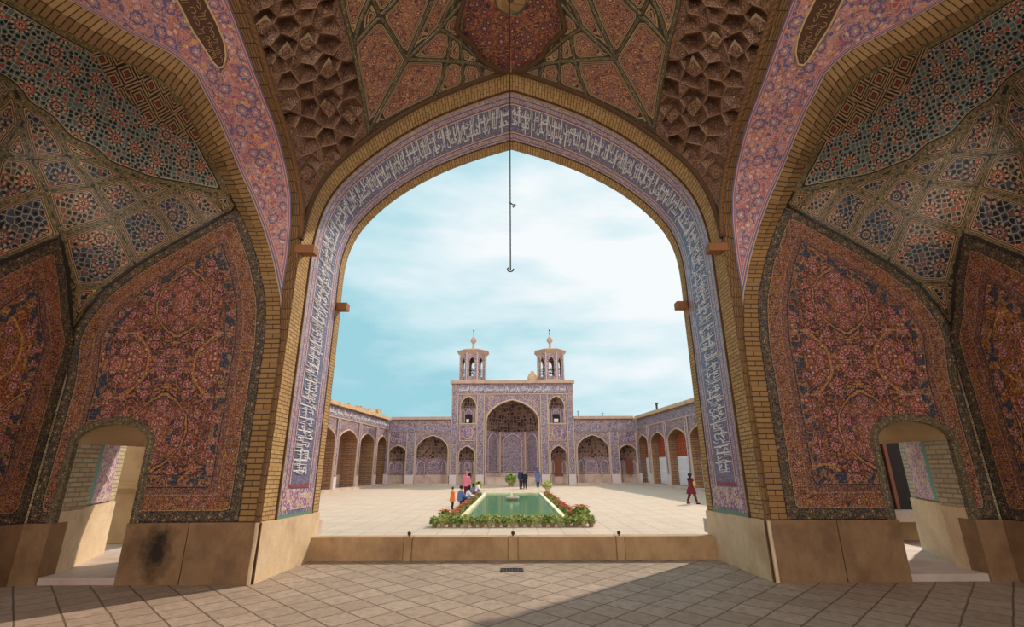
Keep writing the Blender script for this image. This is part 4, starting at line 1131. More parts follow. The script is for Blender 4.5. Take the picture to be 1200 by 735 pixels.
b = MB(); b.lathe([(.66, 0), (.66, .8), (.6, 1.15), (.45, 1.4), (.28, 1.55), (.22, 1.75), (.1, 1.85), (0, 1.85)], (fx(624.3), YF + 1.5, ztop + .03), 12)
tag(b.build('clay_heap', 'roofclay'), 'small rounded clay heap on the portal roof beside the right turret', 'heap')

# ---- end wings beside the portal
zw = fz(491)
for s in (1, -1):
    nm = 'right' if s > 0 else 'left'
    w = thing('court_wing', 'low tiled wing with a wide and a narrow niche, %s of the portal' % nm, 'wing', (s * 11, YF, GZ), 'wings flanking the portal')
    f = Face((0, YF + .02, 0), (s, 0, 0), (0, 1, 0), w)      # u grows away from the portal on both sides
    ue = fx(745.5)
    wide = (fx(692.8), fx(618.0), zg + .02, fz(528), fz(510)); nar = (fx(733), fx(609.3), zg + .02, fz(530), fz(521.5))
    hwP_ = hwP; h0 = hwP + .025; ue = 15.44
    out = [(h0, zg)]
    for q in (wide, nar): out += [(q[0] - q[1], zg)] + arch(q[0], q[1], q[3], q[4], 14) + [(q[0] + q[1], zg)]
    out += [(ue, zg), (ue, zw), (h0, zw)]
    f.wall('wall', 'far_tile', out)
    f.slab('roof_slab', 'roofclay', h0, ue, zw - .05, zw + .1, .1, 6)
    f.slab('cornice', 'cornice', h0, ue - .3, zw - .05, zw + .28, -.3, .3)
    f.slab('frieze', 'far_blue', h0 + .02, ue - .1, fz(505.5), fz(498), -.06, .1)
    for q, dep in ((wide, 1.9), (nar, 1.3)):
        f.niche(*q, dep, 3, zg + 1.15, tiers=8, zlow=q[3] - .9); f.arris(*q)
        f.trim('panel_trim', 'lilac_trim', [(q[0] - q[1] - .12, zg + 1), (q[0] - q[1] - .12, fz(506.5)), (q[0] + q[1] + .12, fz(506.5)), (q[0] + q[1] + .12, zg + 1)], .05)
    f.slab('tile_panel', 'far_panel', nar[0] - nar[1], nar[0] + nar[1], fz(518.5), fz(508), -.05, .05)
    for a, c in ((713.2, 722.5), (743.2, 744.0)):
        f.slab('tile_pilaster', 'far_blue', fx(a), fx(c), zg + 1.1, fz(506), -.08, .1)
        for e in (fx(a), fx(c)): f.trim('pilaster_trim', 'buff_trim', [(e, zg + 1.15), (e, fz(506))], .05, -.08)
        f.slab('pilaster_foot', 'foot_stone', fx(a - .5), fx(c + .3), zg, zg + 1.15, -.18, .1)
    f.slab('step', 'far_stone', h0, ue - .75, zg, zg + .16, -.6, .1)
    if s > 0:
        f.slab('door', 'brown_door', nar[0] - .1, nar[0] + .8, zg + 1.15, fz(537), .75, .85)
        for k in (.12, .56): f.slab('door_panel', 'dark_wood', nar[0] + k - .15, nar[0] + k + .15, zg + 1.3, fz(540), .71, .78)

# ---- side arcades
A0 = np.array((15.46, 61.4)); A1 = np.array((16.7, 43.8))
AU = (A1 - A0) / np.linalg.norm(A1 - A0)
def arc_u(px, py=560.0):
    """distance along the arcade from the far corner where a sight line meets it"""
    d = ray(px, py); k = d[0] / d[1]
    return float((k * A0[1] - A0[0]) / (AU[0] - k * AU[1]))
def arc_z(px, py):
    u = arc_u(px, py); return EYE + (A0[1] + AU[1] * u) * ray(px, py)[2] / ray(px, py)[1]
bays = [(750.3, 762.3), (765.3, 783.0), (786.0, 809.0)]
ub = [(arc_u(a), arc_u(c)) for a, c in bays]
wid = ub[-1][1] - ub[-1][0]; gap = ub[-1][0] - ub[-2][1]
for k in range(4):
    a = ub[-1][1] + gap; ub.append((a, a + wid))
zap, zsp = arc_z(797, 502), arc_z(791, 517)
zdr = arc_z(797, 535)
UE = ub[-1][1] + .6
zc0 = 7.15
for s in (1, -1):
    nm = 'right' if s > 0 else 'left'
    w = thing('court_arcade', ('right-hand court arcade with white doors under red lattice in its arches' if s > 0 else 'left-hand court arcade of deep brick-backed pointed arches'), 'arcade', (s * 16, 44, GZ), 'arcades along the court sides')
    f = Face((s * A0[0], A0[1], 0), (s * AU[0], AU[1], 0), (s * -AU[1], AU[0], 0), w)
    out = [(.0, zg)]
    for a, c in ub: out += [(a, zg)] + arch((a + c) / 2, (c - a) / 2, zsp, zap, 14) + [(c, zg)]
    out += [(UE, zg), (UE, zc0), (.0, zc0)]
    f.wall('wall', 'far_tile', out)
    f.slab('roof_slab', 'roofclay', .1, UE, zc0 - .1, zc0 + .05, .1, 6)
    f.slab('cornice', 'roofclay', .6, UE, zc0 - .05, zc0 + .30, -.35, .4)
    f.slab('frieze', 'far_blue', .15, UE, zc0 - 1.05, zc0 - .2, -.06, .1)
    f.script(VERSE[0] + ' ' + VERSE[1], .3, UE - .3, zc0 - .98, zc0 - .28) if s < 0 else None
    f.trim('frieze_trim', 'buff_trim', [(.15, zc0 - 1.1), (UE, zc0 - 1.1)], .06)
    f.slab('step', 'far_stone', .75, UE, zg, zg + .2, -.7, .6)
    for k, (a, c) in enumerate(ub):
        hp = [(a, zg)] + arch((a + c) / 2, (c - a) / 2, zsp, zap, 12) + [(c, zg)]
        dep = 0.9 if s > 0 else 1.6
        b = MB(); L = seglen(hp)
        b.grid([[f.P(u, z, d) for d in (0, dep + .16)] for u, z in hp], [[(d, l) for d in (0, dep)] for l in L], 0, flip=not f.sw)
        b.build('arch_reveal', 'brick_c', w)
        f.arris((a + c) / 2, (c - a) / 2, zg, zsp, zap, .07)
        if s > 0:
            m = (a + c) / 2; hw = (c - a) / 2
            f.wall('back_wall', 'brick_c', hp, (), dep + .12)
            for e in (-1, 1):
                u0, u1 = sorted((m + e * .03, m + e * (hw - .05)))
                dr_ = f.slab('door', 'white_door', u0, u1, zg + .22, zdr, dep - .1, dep)
                for q in range(2):
                    z0 = zg + .4 + q * (zdr - zg - .5) / 2
                    f.slab('door_panel', 'white_cloth', u0 + .12, u1 - .12, z0, z0 + (zdr - zg - .5) / 2 - .15, dep - .13, dep - .09, dr_)
            f.slab('lintel', 'red_wood', a, c, zdr, zdr + .14, dep - .14, dep + .02)
            bk = arch(m, hw * .96, zsp, zap - .1, 10)
            b = MB(); zz0 = zdr + .14
            n = 9
            for i in range(-n, 2 * n):
                for sl in (1, -1):
                    pts = []
                    for t in np.linspace(0, 1, 30):
                        z = zz0 + t * (zap - zz0); u = m + sl * ((i / n) * 2 * hw - hw + (z - zz0) * .7)
                        if inside([(u, z)], [(m - hw * .96, zz0)] + bk + [(m + hw * .96, zz0)])[0]: pts.append(f.P(u, z, dep - .06))
                    if len(pts) > 1: b.tube([pts[0], pts[-1]], .035, 4)
            b.build('lattice_fanlight', 'red_wood', w)
            f.wall('fanlight_backing', 'lattice', [(m - hw * .96, zz0)] + bk + [(m + hw * .96, zz0)], (), dep)
        else:
            V, F = region(hp)
            b = MB(); b.add([f.P(u, z, dep) for u, z in V], [f.fl(q[::-1]) for q in F], [((u + z) * .7, (u - z) * .7) for u, z in V]); b.build('back_wall', 'brick_c', w)
            f.slab('back_dado', 'far_stone', a, c, zg, zg + 1.35, dep - .08, dep + .05)
        # pier on the near side of each bay
        p0, p1 = c + gap * .12, c + gap * .88
        f.slab('tile_pilaster', 'far_tile', p0, p1, zg + 1.1, zc0 - 1.15, -.10, .05)
        f.slab('pilaster_foot', 'foot_stone', p0 - .05, p1 + .05, zg, zg + 1.25, -.20, .1)
        for e in (p0, p1): f.trim('pilaster_trim', 'lilac_trim', [(e, zg + 1.2), (e, zc0 - 1.1)], .05, -.1)
    f.slab('pilaster_foot', 'foot_stone', .6, ub[0][0] - .1, zg, zg + 1.25, -.2, .1)
    f.slab('tile_pilaster', 'far_blue', .5, ub[0][0] - .2, zg + 1.2, zc0 - 1.15, -.1, .05)

# roof-top odds and ends
for px, pt, pb, lab in ((678.5, 482, 492, 'thin roof aerial nearest the portal, on the right wing'), (708, 484, 492, 'thin roof aerial at the middle of the right wing roof')):
    d = (fx(px), YF + 1.0); z0 = zw + .08; z1 = atY(600, pt, d[1])[2]
    b = MB(); b.tube([(d[0], d[1], z0), (d[0], d[1], z1)], .035, 6); b.tube([(d[0] - .2, d[1], z1 - .12), (d[0] + .2, d[1], z1 - .12)], .025, 5); b.tube([(d[0] - .13, d[1], z1 - .4), (d[0] + .13, d[1], z1 - .4)], .02, 5)
    tag(b.build('roof_aerial', 'iron'), lab, 'aerial')
u = arc_u(763.5, 484); p = A0 + AU * u
b = MB(); b.tube([(p[0] + .6, p[1], zc0 + .07), (p[0] + .6, p[1], zc0 + 1.15)], .12, 8); b.tube([(p[0] + .6, p[1], zc0 + 1.15), (p[0] + .6, p[1], zc0 + 1.3)], .2, 8)
tag(b.build('vent_pipe', 'iron'), 'short dark vent pipe on the right arcade roof', 'pipe')
lr = random.Random(3)
for i, (px, hh, ww, lab) in enumerate(((446, .75, 1.0, 'tallest broken brick lump on the left arcade roof'), (437, .5, 1.5, 'long crumbling brick lump on the left arcade roof, second from the far corner'), (424, .38, 1.3, 'flat crumbling brick lump on the left arcade roof, third from the far corner'), (408, .3, 1.2, 'low mud lump on the left arcade roof, nearest the great arch'))):
    u = arc_u(1200 - px, 486); p = A0 + AU * u
    bm = bmesh.new(); bmesh.ops.create_icosphere(bm, subdivisions=3, radius=1.0)
    for v in bm.verts:
        k = 1 + .25 * math.sin(v.co.x * 5 + i) * math.cos(v.co.y * 4 - i) + .1 * lr.random()
        q = Vector((max(-.8, min(.8, v.co.x * 1.3)), max(-.8, min(.8, v.co.y * 1.3)), max(-.5, min(.8, v.co.z * 1.3)))) * k
        v.co = Vector((-p[0] - .5 + q.x * .45, p[1] + q.y * ww, zc0 + .21 + hh * .55 + q.z * hh * .6))
    me = bpy.data.meshes.new('rubble_lump'); bm.to_mesh(me); bm.free()  # one lump of the broken brick rubble on the roof
    tag(obj('rubble_lump', me, ['roofclay']), lab, 'rubble', 'rubble lumps on the left arcade roof')

# ---- what the side doorways look onto
for s in (1, -1):
    nm = 'left' if s < 0 else 'right'
    b = MB(); b.box(s * 9.0, s * 20, 15.6, 16.0, -.5, 4.6)
    ww = b.build('wall_gallery_' + nm, 'plaster')
    tag(ww, 'plain tan gallery wall seen through the %s side doorway' % nm + (', with a ledge' if s < 0 else ', with a dark door'), 'wall', kind='structure')
    if s < 0:
        b = MB()
        for i, (dz, dd) in enumerate(((0, .12), (.09, .2), (.18, .12))): b.box(-20, -9.0, 15.6 - dd, 15.6, .95 + dz, 1.04 + dz)
        b.build('ledge', 'plaster', ww)
        b = MB(); b.box(-11.35, -10.9, 15.4, 15.6, 1.2, 6.0); b.build('wall_pier', 'plaster', ww)
    else:
        x0, x1 = 10.6, 12.9
        b = MB(); b.box(x0, x1, 15.5, 15.62, .35, 2.5); b.build('dark_doorway', 'dark', ww)
        b = MB(); b.box(x0 + .9, x0 + 1.0, 15.45, 15.5, .35, 2.5); b.build('door_edge', 'dark_wood', ww)
        b = MB(); b.box(x0 - .1, x1, 15.5, 15.6, 2.6, 3.6); b.build('fanlight_backing', 'lattice', ww)
        b = MB()
        for i in range(24):
            for sl in (1, -1): b.tube([(x0 + i * .14 - .5 * sl, 15.46, 2.6), (x0 + i * .14 + .5 * sl, 15.46, 3.6)], .02, 4)
        b.build('lattice_fanlight', 'dark_wood', ww)
        b = MB(); b.box(x0 - .2, x1, 14.6, 15.6, .1, .35); b.build('step', 'far_stone', ww)
# ------------------------------------------------------------------ pool and its planting
PX, PY0, PY1, PR, PW = 2.07, 19.75, 37.3, -0.22, -0.31
pool = thing('pool', 'long rectangular green pool with a pale stone rim in the middle of the court', 'pool', (0, (PY0 + PY1) / 2, GZ))
rw = .17
for nm_, x0, x1, y0, y1 in (('rim_stone', -PX, PX, PY0, PY0 + rw), ('rim_stone', -PX, PX, PY1 - rw, PY1), ('rim_stone', -PX, -PX + rw, PY0 + rw, PY1 - rw), ('rim_stone', PX - rw, PX, PY0 + rw, PY1 - rw)):
    b = MB(); b.box(x0, x1, y0, y1, GZ, PR); o = b.build(nm_, 'rim', pool); bv = o.modifiers.new('b', 'BEVEL'); bv.width = .02; bv.segments = 2
b = MB(); xs = np.linspace(-PX + rw, PX - rw, 5); ys = np.linspace(PY0 + rw, PY1 - rw, 9)
b.grid([[(x, y, PW) for x in xs] for y in ys], [[(x, y) for x in xs] for y in ys]); b.build('water', 'water', pool)
b = MB(); b.box(-PX + rw, PX - rw, PY0 + rw, PY1 - rw, GZ - .02, GZ + .03); b.build('pool_bed', 'leaf', pool)
fo = thing('fountain', 'small pale stone fountain bowl rising from the middle of the green pool', 'fountain', (0, 30.5, PW - .02))
b = MB(); fx0, fy0 = 599.5 and -.03, 30.5
b.lathe([(.30, -.02), (.36, .06), (.42, .13), (.40, .19), (.30, .2), (.2, .16), (0, .15)], (fx0, fy0, PW), 16); b.build('bowl', 'grey_rock', fo, True)
b = MB(); b.lathe([(.10, .12), (.08, .22), (.1, .28), (.06, .34), (.03, .44), (0, .46)], (fx0 - .05, fy0, PW), 10); b.build('spout', 'rim', fo, True)
b = MB(); b.lathe([(.2, 0), (.17, .08), (.08, .13), (0, .14)], (fx0 + .22, fy0 - .05, PW + .14), 9); b.build('stone_lump', 'grey_rock', fo, True)

def leaf_ball(seed, r, h, n, size):
    g = random.Random(seed); b = MB()
    for i in range(n):
        a = g.random() * 2 * PI; e = math.asin(g.uniform(-.6, 1)); k = g.uniform(.55, 1)
        c = Vector((math.cos(a) * math.cos(e) * r * k, math.sin(a) * math.cos(e) * r * k, h * .25 + max(math.sin(e), -.45) * h * .75 * k))
        d = Vector((g.gauss(0, 1), g.gauss(0, 1), g.gauss(.3, 1))).normalized(); s = d.orthogonal().normalized(); s = (s * math.cos(a) + d.cross(s) * math.sin(a))
        L = size * g.uniform(.7, 1.3); W = L * .34
        n_ = d.cross(s) * (L * .12)
        b.add([c - d * L * .5, c + s * W + n_, c + d * L * .5, c - s * W + n_], [(0, 1, 2), (0, 2, 3)], mat=0 if g.random() < .65 else 1)
    # stems
    for i in range(5):
        a = i * 2.4; b.tube([(0, 0, -.02), (math.cos(a) * r * .4, math.sin(a) * r * .4, h * .6)], .008, 4, 0)
    return b
def blossoms(seed, r, h, n, size):
    g = random.Random(seed); b = MB()
    for i in range(n):
        a = g.random() * 2 * PI; k = g.random() ** .5
        c = (math.cos(a) * r * k, math.sin(a) * r * k, h * (.75 + .35 * (1 - k * k) * g.random() + .05))
        for j in range(5):
            t = a + j * 2 * PI / 5; o = size
            p = [c, (c[0] + o * math.cos(t - .5), c[1] + o * math.sin(t - .5), c[2] + o * .35), (c[0] + o * 1.25 * math.cos(t), c[1] + o * 1.25 * math.sin(t), c[2] + o * .3), (c[0] + o * math.cos(t + .5), c[1] + o * math.sin(t + .5), c[2] + o * .35)]
            b.add(p, [(0, 1, 2, 3)])
    return b
def plant(seed, pot, leaf, flower, r, h, lbl, grp):
    t = thing('potted_plant', lbl, 'potted plant', (0, 0, 0), grp)
    b = MB(); b.lathe([(.0, 0), (.075, 0), (.085, .02), (.105, .15), (.115, .155), (.115, .18), (.10, .18), (.095, .15), (0, .14)], n=14); b.build('pot', pot, t, True)
    b = leaf_ball(seed, r, h, 170, .10); b.v = [(x, y, z + .16) for x, y, z in b.v]; b.build('foliage', list(leaf), t)
    if flower:
        b = blossoms(seed + 50, r, h, 34, .035); b.v = [(x, y, z + .17) for x, y, z in b.v]; b.build('flowers', flower, t)
    return t
def copy_tree(o):
    c = o.copy(); COL.objects.link(c)
    for k in o.children:
        d = k.copy(); COL.objects.link(d); d.parent = c
    return c
ORD = ['first', 'second', 'third', 'fourth', 'fifth', 'sixth', 'seventh', 'eighth', 'ninth', 'tenth', 'eleventh', 'twelfth', 'thirteenth', 'fourteenth', 'fifteenth', 'sixteenth', 'seventeenth', 'eighteenth', 'nineteenth', 'twentieth', 'twenty-first', 'twenty-second', 'twenty-third', 'twenty-fourth', 'twenty-fifth', 'twenty-sixth']
G1 = 'leafy pots along the front of the pool'; G2 = 'red flowering pots down the left side of the pool'; G3 = 'red flowering pots down the right side of the pool'
protos = [plant(i, 'pale_pot' if i % 2 else 'pot', (('leaf', 'leaf2'), ('leaf2', 'leaf3'), ('leaf', 'leaf3'))[i], None, .20, .27, 'x', G1) for i in range(3)]
flow = [plant(10 + i, 'pot', ('leaf', 'leaf2'), ('red_flower', 'coral_flower')[i % 2], .19, .2, 'x', G2) for i in range(2)]
used = set(); pr_ = random.Random(9)
def put(src, x, y, lbl, grp, sc=1.0):
    o = src if src.name not in used else copy_tree(src); used.add(src.name)
    o.location = (x, y, GZ); o.rotation_euler = (0, 0, pr_.random() * 6.28); o.scale = (sc, sc, sc * pr_.uniform(.92, 1.08)); o['label'] = lbl; o['group'] = grp
xs = np.linspace(-2.9, 2.9, 21)
for i, x in enumerate(xs):
    put(protos[i % 3], x, 19.3 + pr_.uniform(-.04, .04), 'green leafy potted plant, %s from left in the row before the pool' % ORD[i], G1, 1.0)
for s, grp, sd in ((-1, G2, 'left'), (1, G3, 'right')):
    k = 0; y = 20.75
    while y < 36.6:
        if s > 0 or all(math.hypot(x_ + 2.42, y_ - y) > .62 for x_, y_, _ in [atZ(a_, b_, GZ) for a_, b_ in ((529, 597), (537.5, 593), (546, 589.5), (551.5, 584.5), (557, 580.5), (545.5, 584.5))]): put(flow[k % 2], s * (2.42 + pr_.uniform(-.05, .05)), y, 'red flowering potted plant, %s from the near end, %s pool edge' % (ORD[k], sd), grp, 1.15 if s > 0 else 1.05)
        k += 1; y += 0.66 + .03 * k
for (x, y, sc, lb) in ((-2.62, 19.95, 1.4, 'bushy coral-flowered plant at the near left corner of the pool'), (2.62, 20.0, 1.75, 'tall rounded coral-flowered bush at the near right corner of the pool')):
    put(flow[1], x, y, lb, 'corner bushes of the pool', sc)
for (x, y, lb) in ((-.2, 55.6, 'dark green shrub in a pot before the centre of the portal steps'), (-3.0, 44.0, 'grey-green plant in a pot at the far left corner of the pool'), (3.0, 44.0, 'grey-green plant in a pot at the far right corner of the pool')):
    put(protos[1 if y < 50 else 0], x, y, lb, 'plants toward the portal', 3.2 if y > 50 else 2.2)

# ------------------------------------------------------------------ people
def skin_mesh(J, E, sub=1):
    """one continuous body surface grown over a jointed skeleton"""
    names = list(J); me = bpy.data.meshes.new('body')
    me.from_pydata([J[n][0] for n in names], [(names.index(a), names.index(c)) for a, c in E], [])
    o = bpy.data.objects.new('body', me); COL.objects.link(o)
    m = o.modifiers.new('s', 'SKIN'); m.use_smooth_shade = True; m.branch_smoothing = .3
    for v, n in zip(me.skin_vertices[0].data, names):
        r = J[n][1]; v.radius = r if isinstance(r, tuple) else (r, r); v.use_root = n == 'pelvis'
    s = o.modifiers.new('u', 'SUBSURF'); s.levels = sub; s.render_levels = sub
    dg = bpy.context.evaluated_depsgraph_get(); dg.update()
    r = bpy.data.meshes.new_from_object(o.evaluated_get(dg))
    bpy.data.objects.remove(o)
    return r
def person(lbl, loc, face, h=1.66, pose='stand', coat='navy_cloth', legs='black_cloth', head='hair', hem=.62, stride=0.0, lean=0.0, slim=1.15, group=None, arm=0.0):
    k = h / 1.68
    sit = pose == 'crouch'
    pz = .26 if sit else .92
    def bend(y, z): return (y + lean * max(z - pz, 0), z)
    J = {}
    def j(n, x, y, z, r): J[n] = ((x * k, y * k, z * k), tuple(q * k for q in r) if isinstance(r, tuple) else r * k)
    up = pz - .92
    j('pelvis', 0, 0, pz, (.13, .10))
    for n, z, r in (('belly', 1.08, (.12, .09)), ('chest', 1.28, (.15, .10)), ('collar', 1.41, (.09, .07)), ('neck', 1.47, .045)):
        y, zz = bend(0, z + up); j(n, 0, y, zz, r)
    y, zz = bend(.012, 1.535 + up); j('jaw', 0, y, zz, (.06, .065))
    y, zz = bend(.01, 1.60 + up); j('skull', 0, y, zz, (.075, .09))
    y, zz = bend(0, 1.665 + up); j('crown', 0, y, zz, (.05, .06))
    y, zz = bend(.105, 1.575 + up); j('nose', 0, y, zz, .012)
    E = [('pelvis', 'belly'), ('belly', 'chest'), ('chest', 'collar'), ('collar', 'neck'), ('neck', 'jaw'), ('jaw', 'skull'), ('skull', 'crown'), ('jaw', 'nose')]
    for s, n in ((1, 'r'), (-1, 'l')):
        st = stride * s
        y, zz = bend(0, 1.38 + up); j('sh' + n, s * .175, y, zz, .055)
        if sit: el, wr = (s * .22, y + .14, zz - .24), (s * .14, y + .38, zz - .30)
        else: el, wr = (s * .235, y + .02 + arm * .12, zz - .28 + arm * .03), (s * (.235 - arm * .12), y + .06 + arm * .22 + st * .1, zz - .52 + arm * .34)
        j('el' + n, *el, .04); j('wr' + n, *wr, .027)
        E += [('collar', 'sh' + n), ('sh' + n, 'el' + n), ('el' + n, 'wr' + n)]
        d = Vector(wr) - Vector(el); d.normalize(); pm = Vector(wr) + d * .07
        j('pm' + n, *pm, (.034, .018)); E.append(('wr' + n, 'pm' + n))
        for q, (off, L) in enumerate(((-.027, .065), (-.009, .078), (.009, .074), (.026, .058))):
            b0 = pm + Vector((0, off, 0)) + d * .03; b1 = b0 + d * L * .5 + Vector((-s * .004, .004, 0)); b2 = b0 + d * L + Vector((-s * .02, .008, 0))
            j('f%d' % q + n, *b0, .0095); j('g%d' % q + n, *b1, .009); j('h%d' % q + n, *b2, .0075)
            E += [('pm' + n, 'f%d' % q + n), ('f%d' % q + n, 'g%d' % q + n), ('g%d' % q + n, 'h%d' % q + n)]
        t0 = Vector(wr) + d * .03 + Vector((-s * .012, .03, 0)); t1 = t0 + d * .035 + Vector((-s * .008, .02, 0))
        j('t0' + n, *t0, .011); j('t1' + n, *t1, .008); E += [('wr' + n, 't0' + n), ('t0' + n, 't1' + n)]
        if sit:
            j('hip' + n, s * .10, .02, pz - .01, .085); j('kn' + n, s * .16, .34, .50, .058); j('an' + n, s * .13, .10, .09, .038); j('to' + n, s * .15, .26, .035, .032)
        else:
            j('hip' + n, s * .085, 0, pz - .06, .085); j('kn' + n, s * .09, st * .28 + .02, .48, .055); j('an' + n, s * .09, st * .6 - .02, .085 + (.05 if st < 0 else 0), .038); j('to' + n, s * .105, st * .6 + .13, .035 + (.02 if st < 0 else 0), .032)
        E += [('pelvis', 'hip' + n), ('hip' + n, 'kn' + n), ('kn' + n, 'an' + n), ('an' + n, 'to' + n)]
    t = thing('person', lbl, 'person', (0, 0, 0), group)
    body = obj('body', skin_mesh(J, E), ['skin'], t, True)
    c = lambda n: Vector(J[n][0])
    # coat: rings from the neck to the hem, with sleeves
    b = MB(); R = []
    zs = [(c('neck').z - .01 * k, .055, .06), (c('collar').z + .015 * k, .12, .085), (c('sh' + 'r').z + .0, .20, .115), (c('chest').z, .195, .135), (c('belly').z, .165, .125), (c('pelvis').z + .04 * k, .185, .14)]
    if not sit: zs += [(c('pelvis').z - .14 * k, .195 + abs(stride) * .1, .15 + abs(stride) * .2), (hem * k, .20 + abs(stride) * .12, .16 + abs(stride) * .35)]
    prof = []
    for z, rx, ry in zs:
        yc = lean * max(z - pz * k, 0)
        prof.append([(rx * slim * k * math.cos(a), yc + ry * slim * k * math.sin(a) * (1 + .06 * math.sin(5 * a) * (z < pz * k)), z) for a in np.linspace(0, 2 * PI, 21)[:-1]])
    b.grid(prof, close=True, flip=True)
    for n in 'rl':
        p = [c('collar') * .35 + c('sh' + n) * .65, c('sh' + n), (c('sh' + n) + c('el' + n)) / 2, c('el' + n), (c('el' + n) + c('wr' + n)) / 2, c('wr' + n)]
        b.tube(resample(p, 10), [q * k for q in (.07, .074, .07, .066, .062, .058, .055, .052, .05, .046)], 10)
    b.build('coat', coat, t, True)
    b = MB()
    for n in 'rl':
        p = [c('pelvis') * .3 + c('hip' + n) * .7, c('hip' + n), (c('hip' + n) + c('kn' + n)) / 2, c('kn' + n), (c('kn' + n) + c('an' + n)) / 2, c('an' + n) + Vector((0, 0, .015))]
        b.tube(resample(p, 12), [q * k for q in (.10, .105, .10, .095, .088, .08, .075, .07, .066, .062, .06, .058)], 10)
    b.build('trousers', legs, t, True)
    b = MB()
    for n in 'rl':
        a, o = c('an' + n), c('to' + n); h_ = Vector((a.x, a.y - .05 * k, o.z))
        b.tube([h_, (h_ + o) / 2 + Vector((0, 0, .008)), o, o + Vector((0, .05 * k, -.005))], [.04 * k, .046 * k, .042 * k, .018 * k], 8)
    b.build('shoes', 'black_cloth', t, True)
    # hair or scarf: a shell round the head open at the face
    sc = head != 'hair'; cs = c('skull'); b = MB()
    bm = bmesh.new(); bmesh.ops.create_uvsphere(bm, u_segments=20, v_segments=14, radius=1)
    dl = [f for f in bm.faces if (lambda m: m.y > .38 and (m.z < .55 if sc else m.z < .72) and abs(m.x) < .75)(f.calc_center_median()) or (not sc and f.calc_center_median().z < -.35)]
    bmesh.ops.delete(bm, geom=dl, context='FACES')
    g = (.098, .116, .128) if sc else (.092, .11, .115)
    for v in bm.verts:
        v.co = Vector((v.co.x * g[0] * k, v.co.y * g[1] * k - .008 * k, v.co.z * g[2] * k + .012 * k)) + cs
    me = bpy.data.meshes.new('x'); bm.to_mesh(me); bm.free()
    o = obj('headscarf' if sc else 'hair', me, [head], t, True); sl = o.modifiers.new('s', 'SOLIDIFY'); sl.thickness = .008; sl.offset = 1
    if sc:
        b = MB(); n0 = c('neck'); y0 = lean * max(n0.z - pz * k, 0)
        b.grid([[(r * k * math.cos(a), y0 + r * k * .8 * math.sin(a), n0.z + z * k) for a in np.linspace(0, 2 * PI, 17)[:-1]] for r, z in ((.075, .05), (.085, .01), (.13, -.05), (.2, -.1), (.21, -.16))], close=True, flip=True); b.build('scarf_drape', head, t, True)
    b = MB()
    for s in (-1, 1):
        b.lathe([(0, -.008 * k), (.008 * k, 0), (0, .008 * k)], (s * .03 * k, cs.y + .083 * k, cs.z + .005 * k), 6)
    b.build('eyes', 'eye', t)
    b = MB(); m_ = c('jaw'); b.tube([(-.022 * k, m_.y + .06 * k, m_.z + .0), (0, m_.y + .068 * k, m_.z - .002), (.022 * k, m_.y + .06 * k, m_.z)], .005 * k, 5); b.build('mouth', 'pink_cloth', t)
    t.location = loc; t.rotation_euler = (0, 0, face)
    return t
def gpt(px, py): return atZ(px, py, GZ)
w = person('woman walking in a long maroon coat and black headscarf, near the right arcade', gpt(811, 592), math.radians(-75), 1.68, 'walk', 'maroon_cloth', 'maroon_cloth', 'black_cloth', .56, .42, 0, 1.0, arm=.6)
b = MB(); b.lathe([(.0, -.13), (.085, -.12), (.10, 0), (.085, .13), (.0, .14)], (.27, .06, 1.12), 12, sx=.55); bg = b.build('handbag', 'yellow_cloth')
tag(bg, 'mustard shoulder bag at the side of the woman in maroon', 'bag'); bg.location = w.location; bg.rotation_euler = w.rotation_euler
person('small child in an orange top and black trousers standing by the left pool edge', gpt(529, 597), math.radians(-100), 1.08, 'stand', 'orange_cloth', 'black_cloth', 'hair', .60, slim=1.4)
person('person in a blue and white top crouching by the pool next to the orange-clad child', gpt(537.5, 593), math.radians(-60), 1.75, 'crouch', 'blue_cloth', 'navy_cloth', 'hair', lean=.12)
person('person in white crouching by the left pool edge, beside the blue-topped one', gpt(546, 589.5), math.radians(-90), 1.6, 'crouch', 'white_cloth', 'grey_cloth', 'black_cloth', lean=.25)
person('person in grey crouching at the left pool edge, behind the one in white', gpt(551.5, 584.5), math.radians(-80), 1.6, 'crouch', 'grey_cloth', 'black_cloth', 'black_cloth', lean=.2)
person('person in pale grey crouching at the left pool edge, farthest of those crouching', gpt(557, 580.5), math.radians(-95), 1.6, 'crouch', 'white_cloth', 'blue_cloth', 'hair', lean=.3)
person('person in a pink top standing behind those crouching at the left pool edge', gpt(545.5, 584.5), math.radians(170), 1.72, 'stand', 'pink_cloth', 'maroon_cloth', 'pink_cloth', .8)
person('dark-haired person in black standing farthest back by the left pool edge', gpt(547.5, 576), math.radians(150), 1.85, 'stand', 'black_cloth', 'black_cloth', 'hair', .7)
person('man in a navy coat standing before the portal, left one of the pair', gpt(609.5, 573.3), math.radians(200), 1.86, 'stand', 'navy_cloth', 'navy_cloth', 'hair', .7, .08)
person('person in black with a pale scarf standing before the portal, right one of the pair', gpt(614.3, 573.5), math.radians(170), 1.78, 'stand', 'black_cloth', 'black_cloth', 'grey_cloth', .6)
person('person in blue patterned clothes standing by the right foot of the portal arch', gpt(629.5, 571.5), math.radians(190), 1.85, 'stand', 'blue_cloth', 'navy_cloth', 'navy_cloth', .5, .1)

